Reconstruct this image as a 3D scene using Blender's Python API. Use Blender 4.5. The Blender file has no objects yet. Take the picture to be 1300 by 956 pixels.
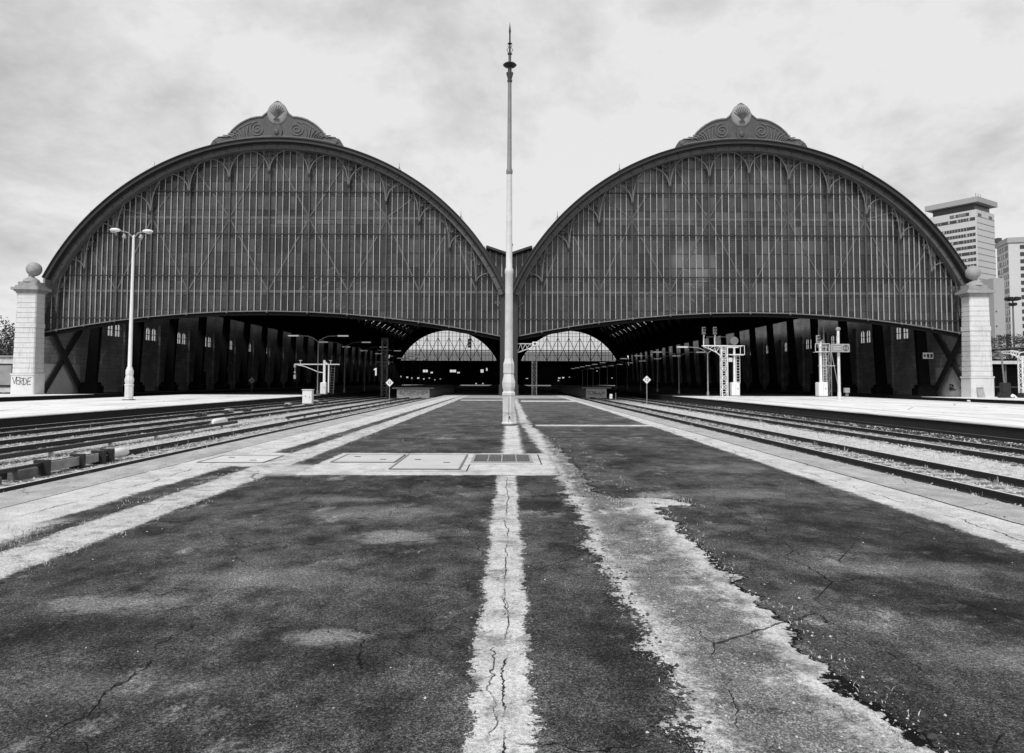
import bpy, math, random
from mathutils import Vector
R = math.radians
random.seed(7)
scene = bpy.context.scene
C = scene.collection
PI = math.pi

# ------------------------------------------------------------------ camera
EYE = 1.55
cam_data = bpy.data.cameras.new('camera'); cam = bpy.data.objects.new('camera', cam_data); C.objects.link(cam)
scene.camera = cam
F_PX = 950.0
cam_data.sensor_fit = 'HORIZONTAL'; cam_data.sensor_width = 36.0
cam_data.lens = 36.0 * F_PX / 1300.0
cam_data.shift_y = -45.0 / 1300.0
cam_data.clip_start = 0.05; cam_data.clip_end = 12000
pitch = math.atan(51 / 950); yaw = -math.atan(4 / 950); roll = R(0.18)
cam.location = (0, 0, EYE)
from mathutils import Matrix
cam.rotation_euler = (Matrix.Rotation(yaw, 3, 'Z') @ Matrix.Rotation(PI/2 + pitch, 3, 'X') @ Matrix.Rotation(roll, 3, 'Z')).to_euler()

# ------------------------------------------------------------------ world: overcast, mottled cloud
SUN_EL, SUN_AZ = R(50), R(205)        # azimuth clockwise from +Y : behind and to the left
w = bpy.data.worlds.new("World"); scene.world = w; w.use_nodes = True
nt = w.node_tree; nt.nodes.clear()
def wn(t, **k):
    n = nt.nodes.new(t)
    for a, b in k.items(): setattr(n, a, b)
    return n
out = wn('ShaderNodeOutputWorld'); bg = wn('ShaderNodeBackground')
sky = wn('ShaderNodeTexSky'); sky.sky_type = 'NISHITA'; sky.sun_disc = False
sky.sun_elevation = SUN_EL; sky.sun_rotation = SUN_AZ
bw = wn('ShaderNodeRGBToBW'); nt.links.new(sky.outputs[0], bw.inputs[0])
tc = wn('ShaderNodeTexCoord'); sep = wn('ShaderNodeSeparateXYZ'); nt.links.new(tc.outputs['Generated'], sep.inputs[0])
def wm(op, a, b=None, clamp=False):
    n = wn('ShaderNodeMath', operation=op, use_clamp=clamp)
    for i, v in enumerate((a, b)):
        if v is None: continue
        if isinstance(v, (int, float)): n.inputs[i].default_value = v
        else: nt.links.new(v, n.inputs[i])
    return n.outputs[0]
# project the direction onto a cloud sheet so that clouds flatten towards the horizon
zz = wm('ADD', wm('MAXIMUM', sep.outputs[2], 0.0), 0.42)
px_ = wm('DIVIDE', sep.outputs[0], zz); py_ = wm('DIVIDE', sep.outputs[1], zz)
comb = wn('ShaderNodeCombineXYZ'); nt.links.new(px_, comb.inputs[0]); nt.links.new(py_, comb.inputs[1]); comb.inputs[2].default_value = 4.2
def wnoise(scale, detail, rough, dist=0.0):
    n = wn('ShaderNodeTexNoise'); n.inputs['Scale'].default_value = scale; n.inputs['Detail'].default_value = detail
    n.inputs['Roughness'].default_value = rough; n.inputs['Distortion'].default_value = dist
    nt.links.new(comb.outputs[0], n.inputs['Vector']); return n.outputs['Fac']
n1 = wnoise(2.1, 10, 0.60, 0.25); n2 = wnoise(8.0, 7, 0.62, 0.15)
cl = wm('ADD', wm('MULTIPLY', wm('SUBTRACT', n1, 0.5), 1.15), wm('MULTIPLY', wm('SUBTRACT', n2, 0.5), 0.45))
# thinner towards the left-top, brighter towards the horizon
base = wm('ADD', 0.785, cl)
base = wm('ADD', base, wm('MULTIPLY', wm('SUBTRACT', 0.34, sep.outputs[2]), 0.42))
base = wm('SUBTRACT', base, wm('MULTIPLY', wm('MAXIMUM', wm('SUBTRACT', wm('MULTIPLY', sep.outputs[0], -1.0), 0.2), 0.0), 0.28))
base = wm('MINIMUM', wm('MAXIMUM', base, 0.46), 0.83)
mixv = wm('ADD', wm('MULTIPLY', base, 9.6), wm('MULTIPLY', bw.outputs[0], 0.05))   # cloud deck radiance in sky units
nt.links.new(mixv, bg.inputs['Color']); bg.inputs['Strength'].default_value = 0.1
nt.links.new(bg.outputs[0], out.inputs[0])

sd = bpy.data.lights.new('sun', 'SUN'); sd.energy = 2.9; sd.angle = R(14); sd.color = (1, 1, 1)
so = bpy.data.objects.new('sun', sd); C.objects.link(so)
dirv = Vector((math.sin(SUN_AZ) * math.cos(SUN_EL), math.cos(SUN_AZ) * math.cos(SUN_EL), math.sin(SUN_EL)))
so.rotation_euler = dirv.to_track_quat('Z', 'Y').to_euler()

vs = scene.view_settings
vs.view_transform = 'Standard'; vs.look = 'None'; vs.exposure = 0.0; vs.gamma = 1.0; vs.use_curve_mapping = False
scene.render.engine = 'CYCLES'
scene.cycles.max_bounces = 6; scene.cycles.transparent_max_bounces = 12
scene.cycles.diffuse_bounces = 3

# ------------------------------------------------------------------ pixel ray helper (distance always given)
_M = cam.rotation_euler.to_matrix()
def at(px, py, Y):
    v = _M @ Vector(((px - 650) / F_PX, -(py - 433) / F_PX, -1)); t = Y / v.y
    return Vector((v.x * t, Y, EYE + v.z * t))
def X_(px, Y): return at(px, 484, Y).x
def Z_(px, py, Y): return at(px, py, Y).z

# ------------------------------------------------------------------ materials
class S:
    """socket with arithmetic"""
    def __init__(s, m, o): s.m = m; s.o = o
    def _b(s, op, b, rev=False):
        n = s.m.node_tree.nodes.new('ShaderNodeMath'); n.operation = op
        a_, b_ = (b, s) if rev else (s, b)
        for i, v in enumerate((a_, b_)):
            if isinstance(v, S): s.m.node_tree.links.new(v.o, n.inputs[i])
            else: n.inputs[i].default_value = v
        return S(s.m, n.outputs[0])
    def __add__(s, b): return s._b('ADD', b)
    __radd__ = __add__
    def __sub__(s, b): return s._b('SUBTRACT', b)
    def __rsub__(s, b): return s._b('SUBTRACT', b, True)
    def __mul__(s, b): return s._b('MULTIPLY', b)
    __rmul__ = __mul__
    def __truediv__(s, b): return s._b('DIVIDE', b)
    def max(s, b): return s._b('MAXIMUM', b)
    def min(s, b): return s._b('MINIMUM', b)
    def abs(s): return s._b('ABSOLUTE', 0)
    def step(s, a, b, lo=0.0, hi=1.0):
        n = s.m.node_tree.nodes.new('ShaderNodeMapRange'); n.interpolation_type = 'SMOOTHSTEP'
        s.m.node_tree.links.new(s.o, n.inputs[0])
        n.inputs[1].default_value = a; n.inputs[2].default_value = b; n.inputs[3].default_value = lo; n.inputs[4].default_value = hi
        return S(s.m, n.outputs[0])
def mix(a, b, f):
    return a * (1 - f) + b * f if isinstance(a, S) else (1 - f) * a + f * b
def newmat(name):
    m = bpy.data.materials.new(name); m.use_nodes = True
    return m, m.node_tree.nodes['Principled BSDF']
def coords(m):
    t = m.node_tree.nodes.new('ShaderNodeTexCoord'); s = m.node_tree.nodes.new('ShaderNodeSeparateXYZ')
    m.node_tree.links.new(t.outputs['Object'], s.inputs[0])
    return t.outputs['Object'], S(m, s.outputs[0]), S(m, s.outputs[1]), S(m, s.outputs[2])
def vec(m, x, y, z):
    n = m.node_tree.nodes.new('ShaderNodeCombineXYZ')
    for i, v in enumerate((x, y, z)):
        if isinstance(v, S): m.node_tree.links.new(v.o, n.inputs[i])
        else: n.inputs[i].default_value = v
    return n.outputs[0]
def noise(m, v, scale, detail=4, rough=0.55, dist=0.0):
    n = m.node_tree.nodes.new('ShaderNodeTexNoise'); n.inputs['Scale'].default_value = scale
    n.inputs['Detail'].default_value = detail; n.inputs['Roughness'].default_value = rough; n.inputs['Distortion'].default_value = dist
    m.node_tree.links.new(v, n.inputs['Vector']); return S(m, n.outputs['Fac'])
def voro(m, v, scale, feature='F1', out='Distance'):
    n = m.node_tree.nodes.new('ShaderNodeTexVoronoi'); n.feature = feature; n.inputs['Scale'].default_value = scale
    m.node_tree.links.new(v, n.inputs['Vector']); return S(m, n.outputs[out])
def bump(m, bs, h, dist=0.01, strength=1.0):
    n = m.node_tree.nodes.new('ShaderNodeBump'); n.inputs['Distance'].default_value = dist; n.inputs['Strength'].default_value = strength
    m.node_tree.links.new(h.o, n.inputs['Height']); m.node_tree.links.new(n.outputs[0], bs.inputs['Normal'])
def col(m, bs, v): m.node_tree.links.new(v.o, bs.inputs['Base Color'])
def simple(name, val, var=0.3, scale=2.0, rough=0.6, metal=0.0, fine=25.0, bmp=0.003, spec=0.5):
    m, bs = newmat(name); v, x, y, z = coords(m)
    a = noise(m, v, scale, 5, 0.6); b = noise(m, v, fine, 4, 0.6)
    t = val * (1 + var * 2 * (a - 0.5) + var * (b - 0.5))
    col(m, bs, t.max(0.004)); bs.inputs['Roughness'].default_value = rough; bs.inputs['Metallic'].default_value = metal
    bs.inputs['Specular IOR Level'].default_value = spec
    bump(m, bs, b, bmp)
    return m
M = {}
M['bar'] = simple('faded white glazing bar paint', 0.42, 0.5, 0.8, 0.55)
M['rim_lip'] = simple('dark weathered roof edge metal', 0.022, 0.5, 1.5, 0.55)
M['rim_band'] = simple('grey painted iron arch band', 0.10, 0.45, 1.2, 0.55)
M['iron'] = simple('dark painted iron', 0.03, 0.4, 1.0, 0.6)
M['iron_in'] = simple('ironwork in painted shade', 0.008, 0.4, 1.0, 0.8, spec=0.15)  # inner ironwork near black, interior darkness put into its colour
M['roof_in'] = simple('boarded roof in painted shade', 0.010, 0.4, 0.8, 0.9, spec=0.1)  # roof and end walls carry the shed's darkness in their colour
M['scroll'] = simple('grey iron scrollwork', 0.09, 0.4, 2.0, 0.5)
M['archpipe'] = simple('pale grey iron moulding', 0.16, 0.4, 2.0, 0.5)
M['brace'] = simple('grey painted brace', 0.085, 0.9, 1.2, 0.5)
M['joint'] = simple('thin pane joint', 0.035, 0.5, 1.0, 0.5)
M['rail_dark'] = simple('dark glazing rail', 0.02, 0.4, 2.0, 0.5)
M['crest'] = simple('weathered sheet metal crest', 0.075, 0.5, 1.4, 0.6)
M['crest_light'] = simple('pale weathered metal relief', 0.15, 0.45, 2.2, 0.6)
M['white'] = simple('white paint on metal', 0.78, 0.12, 1.5, 0.45)
M['offwhite'] = simple('chalky white paint', 0.62, 0.4, 2.2, 0.6)
M['galv'] = simple('galvanised grey steel', 0.32, 0.3, 3.0, 0.45)
M['midgrey'] = simple('mid grey paint', 0.16, 0.3, 3.0, 0.5)
M['black'] = simple('black paint', 0.012, 0.3, 3.0, 0.5)
M['finial'] = simple('dark grey cast iron', 0.06, 0.4, 4.0, 0.5)
M['stonecap'] = simple('rough grey stone', 0.33, 0.5, 2.5, 0.85, bmp=0.02)
M['timber'] = simple('weathered timber', 0.12, 0.6, 3.0, 0.85, bmp=0.01)
M['board'] = simple('sun-bleached board', 0.30, 0.7, 4.0, 0.85, bmp=0.01)
M['mastgrey'] = simple('silhouette grey mast paint', 0.21, 0.4, 3.0, 0.5)  # upper mast's darkness against the sky put into its paint
M['shell'] = simple('pale shell relief', 0.26, 0.4, 3.0, 0.6)
M['chair'] = simple('pale porcelain insulator', 0.5, 0.3, 3.0, 0.5)
M['lensglass'] = simple('signal lens glass', 0.45, 0.1, 3.0, 0.15)
M['conc'] = simple('light concrete', 0.52, 0.2, 1.5, 0.85, bmp=0.01)
M['leaf'] = simple('leaf', 0.055, 0.5, 1.0, 0.7)
M['bark'] = simple('bark', 0.07, 0.4, 5.0, 0.9)
M['straw'] = simple('dry straw grass', 0.52, 0.4, 6.0, 0.8)
M['floor_in'] = simple('floor with roof shade in its colour', 0.022, 0.3, 0.6, 0.75, spec=0.2)  # shade under the sheds put into the floor colour
M['sign'] = simple('white enamel', 0.8, 0.06, 3.0, 0.4)
M['bag'] = simple('white plastic', 0.8, 0.1, 3.0, 0.4)

def m_emit(name, e):
    m, bs = newmat(name); bs.inputs['Base Color'].default_value = (.6, .6, .6, 1)
    bs.inputs['Emission Color'].default_value = (1, 1, 1, 1); bs.inputs['Emission Strength'].default_value = e
    return m
M['lit'] = m_emit('lit window far inside', 0.7)
M['tube_lit'] = m_emit('fluorescent tube cover glowing dimly', 0.20)

def m_glass():
    m, bs = newmat('dirty station glass'); v, x, y, z = coords(m)
    at_ = m.node_tree.nodes.new('ShaderNodeAttribute'); at_.attribute_name = 'tone'
    tone = S(m, at_.outputs['Fac'])
    a = noise(m, v, 0.09, 4, 0.55, 0.4); b = noise(m, v, 1.2, 5, 0.65)
    streak = noise(m, vec(m, x * 2.0, y, z * 0.18), 1.4, 4, 0.6)
    def blob(cx_, cz_, rx_, rz_):
        dx_ = (x - cx_) / rx_; dz_ = (z - cz_) / rz_; d_ = dx_ * dx_ + dz_ * dz_ + (b - 0.5) * 1.6
        return d_.step(0.1, 1.3, 1.0, 0.0)
    dust = (blob(-13.2, 24.0, 2.8, 1.8) + blob(20.6, 14.6, 3.0, 2.6) * 0.9 + blob(14.0, 24.0, 3.0, 1.8) * 0.8 + blob(-24.0, 19.2, 5.0, 0.7) * 0.6 + blob(10.5, 22.3, 2.0, 2.0) * 0.6 + blob(30.0, 16.0, 4.0, 3.0) * 0.2).min(1.0)  # cloud reflections and one pale girder stretch painted into the pane colour
    t = 0.062 * (0.15 + 1.7 * a) * (0.55 + 0.9 * tone) * (0.3 + 1.4 * b) * (0.7 + 0.6 * streak) * z.step(6.0, 24.0, 0.7, 1.1)
    t = t + dust * 0.11 * (0.5 + tone)  # dust here holds the painted cloud reflections and pale girder stretch
    col(m, bs, t); bs.inputs['Roughness'].default_value = 0.16; bs.inputs['IOR'].default_value = 1.5
    bump(m, bs, noise(m, v, 0.8, 3), 0.02, 0.25)
    tr = m.node_tree.nodes.new('ShaderNodeBsdfTransparent'); tr.inputs[0].default_value = (.55, .55, .55, 1)
    mx = m.node_tree.nodes.new('ShaderNodeMixShader'); mx.inputs[0].default_value = 0.82
    o = m.node_tree.nodes['Material Output']
    m.node_tree.links.new(tr.outputs[0], mx.inputs[1]); m.node_tree.links.new(bs.outputs[0], mx.inputs[2]); m.node_tree.links.new(mx.outputs[0], o.inputs[0])
    return m
M['glass'] = m_glass()
def m_clear(name, tcol, fac, base):
    m, bs = newmat(name); bs.inputs['Base Color'].default_value = (base, base, base, 1); bs.inputs['Roughness'].default_value = 0.25
    tr = m.node_tree.nodes.new('ShaderNodeBsdfTransparent'); tr.inputs[0].default_value = (tcol,) * 3 + (1,)
    mx = m.node_tree.nodes.new('ShaderNodeMixShader'); mx.inputs[0].default_value = fac
    o = m.node_tree.nodes['Material Output']
    m.node_tree.links.new(tr.outputs[0], mx.inputs[1]); m.node_tree.links.new(bs.outputs[0], mx.inputs[2]); m.node_tree.links.new(mx.outputs[0], o.inputs[0])
    return m
M['clear'] = m_clear('far clear glazing', 0.85, 0.08, 0.3)
M['winglass'] = m_clear('dusty window panes', 0.62, 0.2, 0.3)
M['winglass2'] = m_clear('dim lower panes', 0.42, 0.3, 0.12)  # darker tint put into the glass for dim buildings behind
M['skylight'] = m_clear('roof skylight glazing', 0.85, 0.2, 0.3)

def m_pier():
    m, bs = newmat('whitewashed rusticated masonry'); v, x, y, z = coords(m)
    a = noise(m, v, 0.7, 6, 0.6); b = noise(m, v, 9, 5, 0.65); st = noise(m, vec(m, x * 3, y * 3, z * 0.25), 1.2, 4, 0.6)
    drip = noise(m, vec(m, x * 6, y * 6, z * 0.35), 1.5, 6, 0.7).step(0.52, 0.66) * noise(m, v, 0.5, 4, 0.6).step(0.42, 0.6)
    t = 0.74 * (0.70 + 0.40 * a) * (0.80 + 0.4 * b) * (1 - drip * 0.35)
    col(m, bs, t); bs.inputs['Roughness'].default_value = 0.85; bump(m, bs, b, 0.015)
    return m
M['pier'] = m_pier()
def m_wall():
    m, bs = newmat('sooty coursed stone wall'); v, x, y, z = coords(m)
    n = m.node_tree.nodes.new('ShaderNodeTexBrick'); m.node_tree.links.new(vec(m, y, z, 0), n.inputs['Vector'])
    n.inputs['Scale'].default_value = 1.0; n.inputs['Brick Width'].default_value = 1.5; n.inputs['Row Height'].default_value = 0.5
    n.inputs['Mortar Size'].default_value = 0.018; n.inputs['Color1'].default_value = (1, 1, 1, 1); n.inputs['Color2'].default_value = (.8, .8, .8, 1)
    n.inputs['Mortar'].default_value = (.4, .4, .4, 1)
    bwn = m.node_tree.nodes.new('ShaderNodeRGBToBW'); m.node_tree.links.new(n.outputs[0], bwn.inputs[0]); br = S(m, bwn.outputs[0])
    a = noise(m, v, 0.35, 6, 0.6); b = noise(m, v, 6, 5, 0.65)
    t = 0.38 * br * (0.2 + 1.6 * a) * (0.5 + 1.0 * b)
    col(m, bs, t); bs.inputs['Roughness'].default_value = 0.9; bs.inputs['Specular IOR Level'].default_value = 0.2
    bump(m, bs, br, 0.02); return m
M['wall'] = m_wall()
M['wallpanel2'] = simple('patched render', 0.26, 0.5, 0.9, 0.9)
M['wallpanel'] = simple('smooth rendered dado', 0.6, 0.35, 0.8, 0.9)

# --- the central platform surface: asphalt, worn concrete strips, repair slab, cracks (all real surface colour)
def band(x, a, b, s):
    return x.step(a - s, a + s) * x.step(b - s, b + s, 1.0, 0.0)
def m_platform():
    m, bs = newmat('cracked asphalt and concrete platform'); v, x, y, z = coords(m)
    nA = noise(m, v, 0.8, 5, 0.65) - 0.5; nB = noise(m, v, 5.0, 5, 0.7) - 0.5; nC = noise(m, v, 28.0, 4, 0.7) - 0.5
    flat = vec(m, x, y * 0.75, 0)
    nD = noise(m, v, 70.0, 3, 0.7) - 0.5
    rag = nA * 0.20 + nB * 0.26 + nC * 0.26 + nD * 0.16
    xw = x + rag
    yw = y + nA * 0.5 + nB * 0.2
    ragbig = noise(m, v, 1.6, 5, 0.7) - 0.5
    xw2 = x + rag * 1.5 + ragbig * 0.34
    s = 0.010
    # strips
    near = y.step(12.4, 12.5, 1.0, 0.0)
    strip_c = band(x + rag * 0.75, -0.19, 0.13, s) * near
    strip_c2 = band(xw, -0.14, 0.33, 0.06) * y.step(15.9, 16.1)
    strip_l = band(x + rag * 0.9 + (y - 15) * 0.004, -4.62, -3.98, 0.03)
    edgeL = x + rag * 1.3
    left_c = edgeL.step(-5.05 - 0.04, -5.05 + 0.04, 1.0, 0.0)
    left_c = left_c.max(band(x + rag, -5.9, -4.35, 0.05) * band(y + nA * 0.8, 13.6, 16.2, 0.1))
    left_c = left_c.max(band(yw, 6.9, 8.3, 0.4) * (x + rag * 2).step(-4.9, -4.7, 1.0, 0.0))
    right_c = (x + rag * 1.1 - (y - 8).min(30.0).max(-5.0) * 0.012).step(4.72, 4.80)
    # wide broken patch right of centre; narrows past ten metres
    rEdge = y.step(9.6, 10.6, 1.76, 1.22) - y.step(14, 30, 0.0, 0.45)
    lEdge = y.step(12, 30, 0.80, 0.40)
    bulge = band(y + nA * 0.9 + nB * 0.5, 9.3, 10.0, 0.12) * 0.45 * (1 + nB * 1.5)
    xr = x + nA * 0.50 + nB * 0.34 + ragbig * 0.34 + nC * 0.05
    pm = (xw2 - lEdge).step(-0.02, 0.02) * (xr - rEdge - bulge).step(-0.012, 0.012, 1.0, 0.0) * y.step(55, 80, 1.0, 0.0)
    # slab round the covers
    slab = band(x + nB * 0.25 + nC * .1, -3.55, 0.85, 0.03) * band(y + nA * 0.3 + nB * 0.35 + nC * .15, 12.45, 16.2, 0.04)
    slab2 = band(x + nB * 0.3, -4.3, -3.2, 0.25) * band(y + nB * 0.5, 12.4, 13.9, 0.3)
    # cross joints on the right half and towards the shed
    cj = (band(y + nB * 0.4, 26.1, 26.9, 0.15) + band(y + nB, 57, 60.5, 0.5)).min(1.0) * x.step(0.9, 1.0)
    cj = cj.max(band(y + nB, 60, 62.5, 0.5) * x.step(-0.2, 0, 1, 0) * x.step(-4, -3.8))
    farL = band(y, 68, 82, 1.0) * 0.55
    conc = strip_c.max(strip_c2).max(strip_l).max(left_c).max(right_c).max(pm).max(slab).max(slab2 * 0.8).max(cj).max(farL)
    # tones
    big = noise(m, flat, 0.6, 8, 0.70, 0.15); med = noise(m, flat, 2.6, 8, 0.74, 0.1); fine = noise(m, v, 45, 3, 0.7); grit = noise(m, v, 190, 2, 0.6)
    spots = noise(m, v, 22, 2, 0.5).step(0.69, 0.74)
    damp = noise(m, flat, 1.1, 9, 0.70, 0.15).step(0.50, 0.60)
    agg = voro(m, v, 120.0, 'F1', 'Color'); bwa = m.node_tree.nodes.new('ShaderNodeRGBToBW'); m.node_tree.links.new(agg.o, bwa.inputs[0]); aggv = S(m, bwa.outputs[0])
    fineS = fine.step(0.28, 0.72); gritS = grit.step(0.30, 0.70); medS = med.step(0.30, 0.70)
    grain = noise(m, v, 95, 3, 0.75).step(0.34, 0.66)
    asph = 0.068 * (0.45 + 1.1 * big.step(0.32, 0.68)) * (0.45 + 1.1 * medS) * (0.35 + 1.3 * fineS) * (0.35 + 1.3 * grain) * (0.5 + 1.0 * gritS)
    asph = asph * (0.55 + 0.9 * aggv.step(0.2, 0.8)) + aggv.step(0.80, 0.9) * 0.05
    asph = asph * (1 - damp * 0.5)
    def spot(cx_, cy_, rx_, ry_, k_=1.0):
        dx_ = (x - cx_) / rx_; dy_ = (y - cy_) / ry_
        return (dx_ * dx_ + dy_ * dy_ + (nA * 3.0 + nB * 3.0 + nC * 1.4)).step(-0.2, 1.5, 1.0, 0.0) * k_
    dk = spot(-1.0, 7.0, .6, .28).max(spot(-.75, 4.4, .5, .35)).max(spot(-2.5, 4.7, .7, .4)).max(spot(.6, 4.6, .25, .5)).max(spot(.62, 9.5, .25, 1.0)).max(spot(-1.2, 11.6, 1.3, .7)).max(spot(3.2, 8.2, .7, .5)).max(spot(4.1, 6.8, .6, .5)).max(spot(2.6, 7.2, .6, .6)).max(spot(-3.0, 3.6, .5, .3)).max(spot(3.4, 5.2, .8, .25))
    asph = asph * (1 - dk * 0.5)
    lt = spot(-1.12, 7.55, .42, .34).max(spot(-1.1, 4.62, .26, .16)).max(spot(-2.75, 5.3, .5, .25, .7)).max(spot(-1.6, 8.9, .8, .5, .45)).max(spot(-2.2, 9.9, .7, .3, .4)).max(spot(-1.9, 6.0, .7, .3, .4)).max(spot(2.9, 10.5, .9, .5, .4)).max(spot(3.3, 6.3, .8, .25, .35)).max(spot(3.0, 4.3, .7, .2, .35)).max(spot(-2.0, 3.9, .8, .2, .35)).max(spot(3.6, 13.5, 1.2, .7, .35))
    asph = asph + lt * 0.22 * (0.35 + 1.2 * fineS) * (0.4 + 1.1 * gritS)
    asph = asph + y.step(9, 55, 0.0, 0.055) * (0.5 + fine)
    pale = noise(m, vec(m, x, y * 0.55, 5.0), 0.95, 9, 0.72, 0.1).step(0.58, 0.70)
    asph = asph + pale * 0.20 * (0.2 + 1.6 * fineS) * (0.4 + 1.2 * gritS)
    scuff = noise(m, flat, 3.2, 9, 0.80, 0.1).step(0.54, 0.68)
    asph = asph + scuff * 0.11 * (0.3 + fineS) * (0.3 + 1.4 * grain)
    asph = asph + noise(m, v, 60, 2, 0.5).step(0.70, 0.76) * 0.25
    ctone = 0.74 * (0.74 + 0.45 * medS) * (0.62 + 0.55 * fineS) * (0.72 + 0.45 * gritS)
    ctone = ctone * (1 - grain.step(0.0, 0.25, 1.0, 0.0) * 0.55 * (strip_c.max(pm).max(strip_l)))
    # patch: gritty middle, paler broken edges
    mid = band(xw2, 0.92, 1.60, 0.10) * noise(m, flat, 1.9, 9, 0.74).step(0.34, 0.50)
    ctone = ctone * (1 - pm * mid * 0.78 * (0.3 + 1.3 * aggv).min(1.0))
    wear = noise(m, v, 3.4, 9, 0.76, 0.4).step(0.50, 0.60)
    pit = noise(m, v, 14.0, 6, 0.75).step(0.60, 0.66)
    ctone = ctone * (1 - pit * 0.5) * (1 - noise(m, flat, 0.7, 6, 0.6).step(0.5, 0.7) * 0.22)
    ctone = ctone * (1 - wear * 0.42 * (strip_c.max(strip_l).max(pm)))
    coping = (x.step(-6.13, -6.10, 1, 0) + x.step(5.62, 5.65)).min(1.0)
    ctone = ctone * (1 - coping * 0.28)
    t = mix(asph, ctone, conc)
    # cracks
    def crack(xc, wdt, y0, y1, amp, seed, gap=0.45):
        wob = (noise(m, vec(m, 0.0, y, seed), 0.9, 6, 0.62) - 0.5) * amp
        d = (x + nC * 0.04 + nB * 0.03 - xc - wob).abs()
        on = noise(m, vec(m, 3.0, y, seed + 9), 1.6, 4, 0.6).step(gap - 0.05, gap + 0.08)
        return (d - wdt).step(0, wdt * 0.7, 1.0, 0.0) * y.step(y0 - .1, y0 + .1) * y.step(y1 - .1, y1 + .1, 1.0, 0.0) * on
    wid = noise(m, vec(m, 1.0, y, 2.0), 2.2, 5, 0.7).step(0.34, 0.68, 0.002, 0.022)
    edge_pm = ((xr - rEdge - bulge - 0.022).abs() - wid).step(-0.004, 0.012, 1.0, 0.0) * y.step(16, 24, 1.0, 0.0)
    edge_pm = edge_pm * (0.75 + 0.5 * gritS).min(1.0)
    edge_pl = ((xw2 - lEdge + 0.02).abs() - 0.006).step(0, 0.018, 1.0, 0.0) * y.step(10, 14, 1.0, 0.0)
    edge_pl = edge_pl * noise(m, vec(m, 8.0, y, 2.0), 1.1, 4, 0.6).step(0.44, 0.5)
    ck = edge_pm.max(edge_pl * 0.8)
    ck = ck.max(crack(-6.11, 0.008, 2, 70, 0.04, 11, 0.35)).max(crack(5.63, 0.014, 2, 70, 0.10, 15, 0.2))
    ck = ck.max(crack(-5.5, 0.007, 3, 60, 0.5, 21, 0.5)).max(crack(-0.02, 0.003, 2, 12, 0.22, 27, 0.40))
    ck = ck.max(crack(5.1, 0.006, 3, 60, 0.6, 31, 0.52))
    cell = voro(m, vec(m, x + nA * 0.7, y * 0.7 + nA * 0.7, 0), 0.75, 'DISTANCE_TO_EDGE')
    cell2 = voro(m, vec(m, x + nA * 0.9 + nB * .3, y * 0.8 + nA * 0.9 - nB * .3, 3.0), 1.9, 'DISTANCE_TO_EDGE')
    hair = (cell.step(0.0, 0.0035, 1.0, 0.0) * noise(m, v, 0.9, 5, 0.6).step(0.47, 0.55)).max(cell2.step(0.0, 0.0055, 1.0, 0.0) * noise(m, vec(m, x, y, 4.0), 0.7, 5, 0.6).step(0.53, 0.60) * 0.8) * 0.8
    ck = ck.max(hair * (1 - slab))
    # joints round the slab covers
    def line(c, a, wd): return ((c - a).abs() - wd).step(0, 0.006, 1, 0)
    jj = line(y, 12.95, 0.008) * band(x, -2.5, -0.72, 0.005)
    jj = jj.max(line(x, -0.72, 0.008) * band(y, 12.95, 14.05, 0.005)).max(line(y, 14.05, 0.010) * band(x, -0.72, 0.62, 0.005)).max(line(x, 0.62, 0.008) * band(y, 14.05, 16.0, 0.005))
    ck = ck.max(jj * 0.9)
    t = t * (1 - ck * 0.95)
    col(m, bs, t.max(0.006).min(0.8)); bs.inputs['Roughness'].default_value = 0.92; bs.inputs['Specular IOR Level'].default_value = 0.12
    h = fine * 0.5 + grit * 0.25 + aggv * 0.35 - ck * 4.0 - conc * 1.6 * (1 - slab) + nB * 2.0 + nA * 2.0
    bump(m, bs, h, 0.012, 1.0)
    return m
M['platform'] = m_platform()

def m_conc_platform():
    m, bs = newmat('pale concrete platform'); v, x, y, z = coords(m)
    a = noise(m, vec(m, x, y * 0.4, 0), 0.5, 5, 0.6); b = noise(m, v, 7, 5, 0.7)
    st = noise(m, vec(m, x, y * 0.25, 7), 1.1, 5, 0.6).step(0.60, 0.72)
    jt = (voro(m, vec(m, x * 0.45, y * 0.12, 0), 1.0, 'DISTANCE_TO_EDGE')).step(0, 0.02, 1, 0) * 0.4
    ax = x.abs(); cop = band(ax, 20.4, 21.1, .01).max(band(ax, 17.8, 18.5, .01)).max(band(ax, 34.8, 37.0, .01))
    jj = (((y / 2.6)._b('FRACT', 0) - 0.5).abs()).step(0.490, 0.497) * 0.35
    j2 = (((ax / 2.9)._b('FRACT', 0) - 0.5).abs()).step(0.492, 0.498) * 0.30
    grime = noise(m, vec(m, x, y * 0.3, 2.0), 0.35, 8, 0.68, 0.6).step(0.5, 0.66)
    t = 0.82 * (0.75 + 0.4 * a) * (0.75 + 0.5 * b) * (1 - st * 0.3) * (1 - jt) * (1 - cop * 0.22) * (1 - jj) * (1 - j2) * (1 - grime * 0.25)
    col(m, bs, t); bs.inputs['Roughness'].default_value = 0.9; bump(m, bs, b, 0.01); return m
M['plat2'] = m_conc_platform()
M['platface'] = simple('sooty platform wall', 0.018, 0.6, 1.5, 0.9, bmp=0.02)

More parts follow.
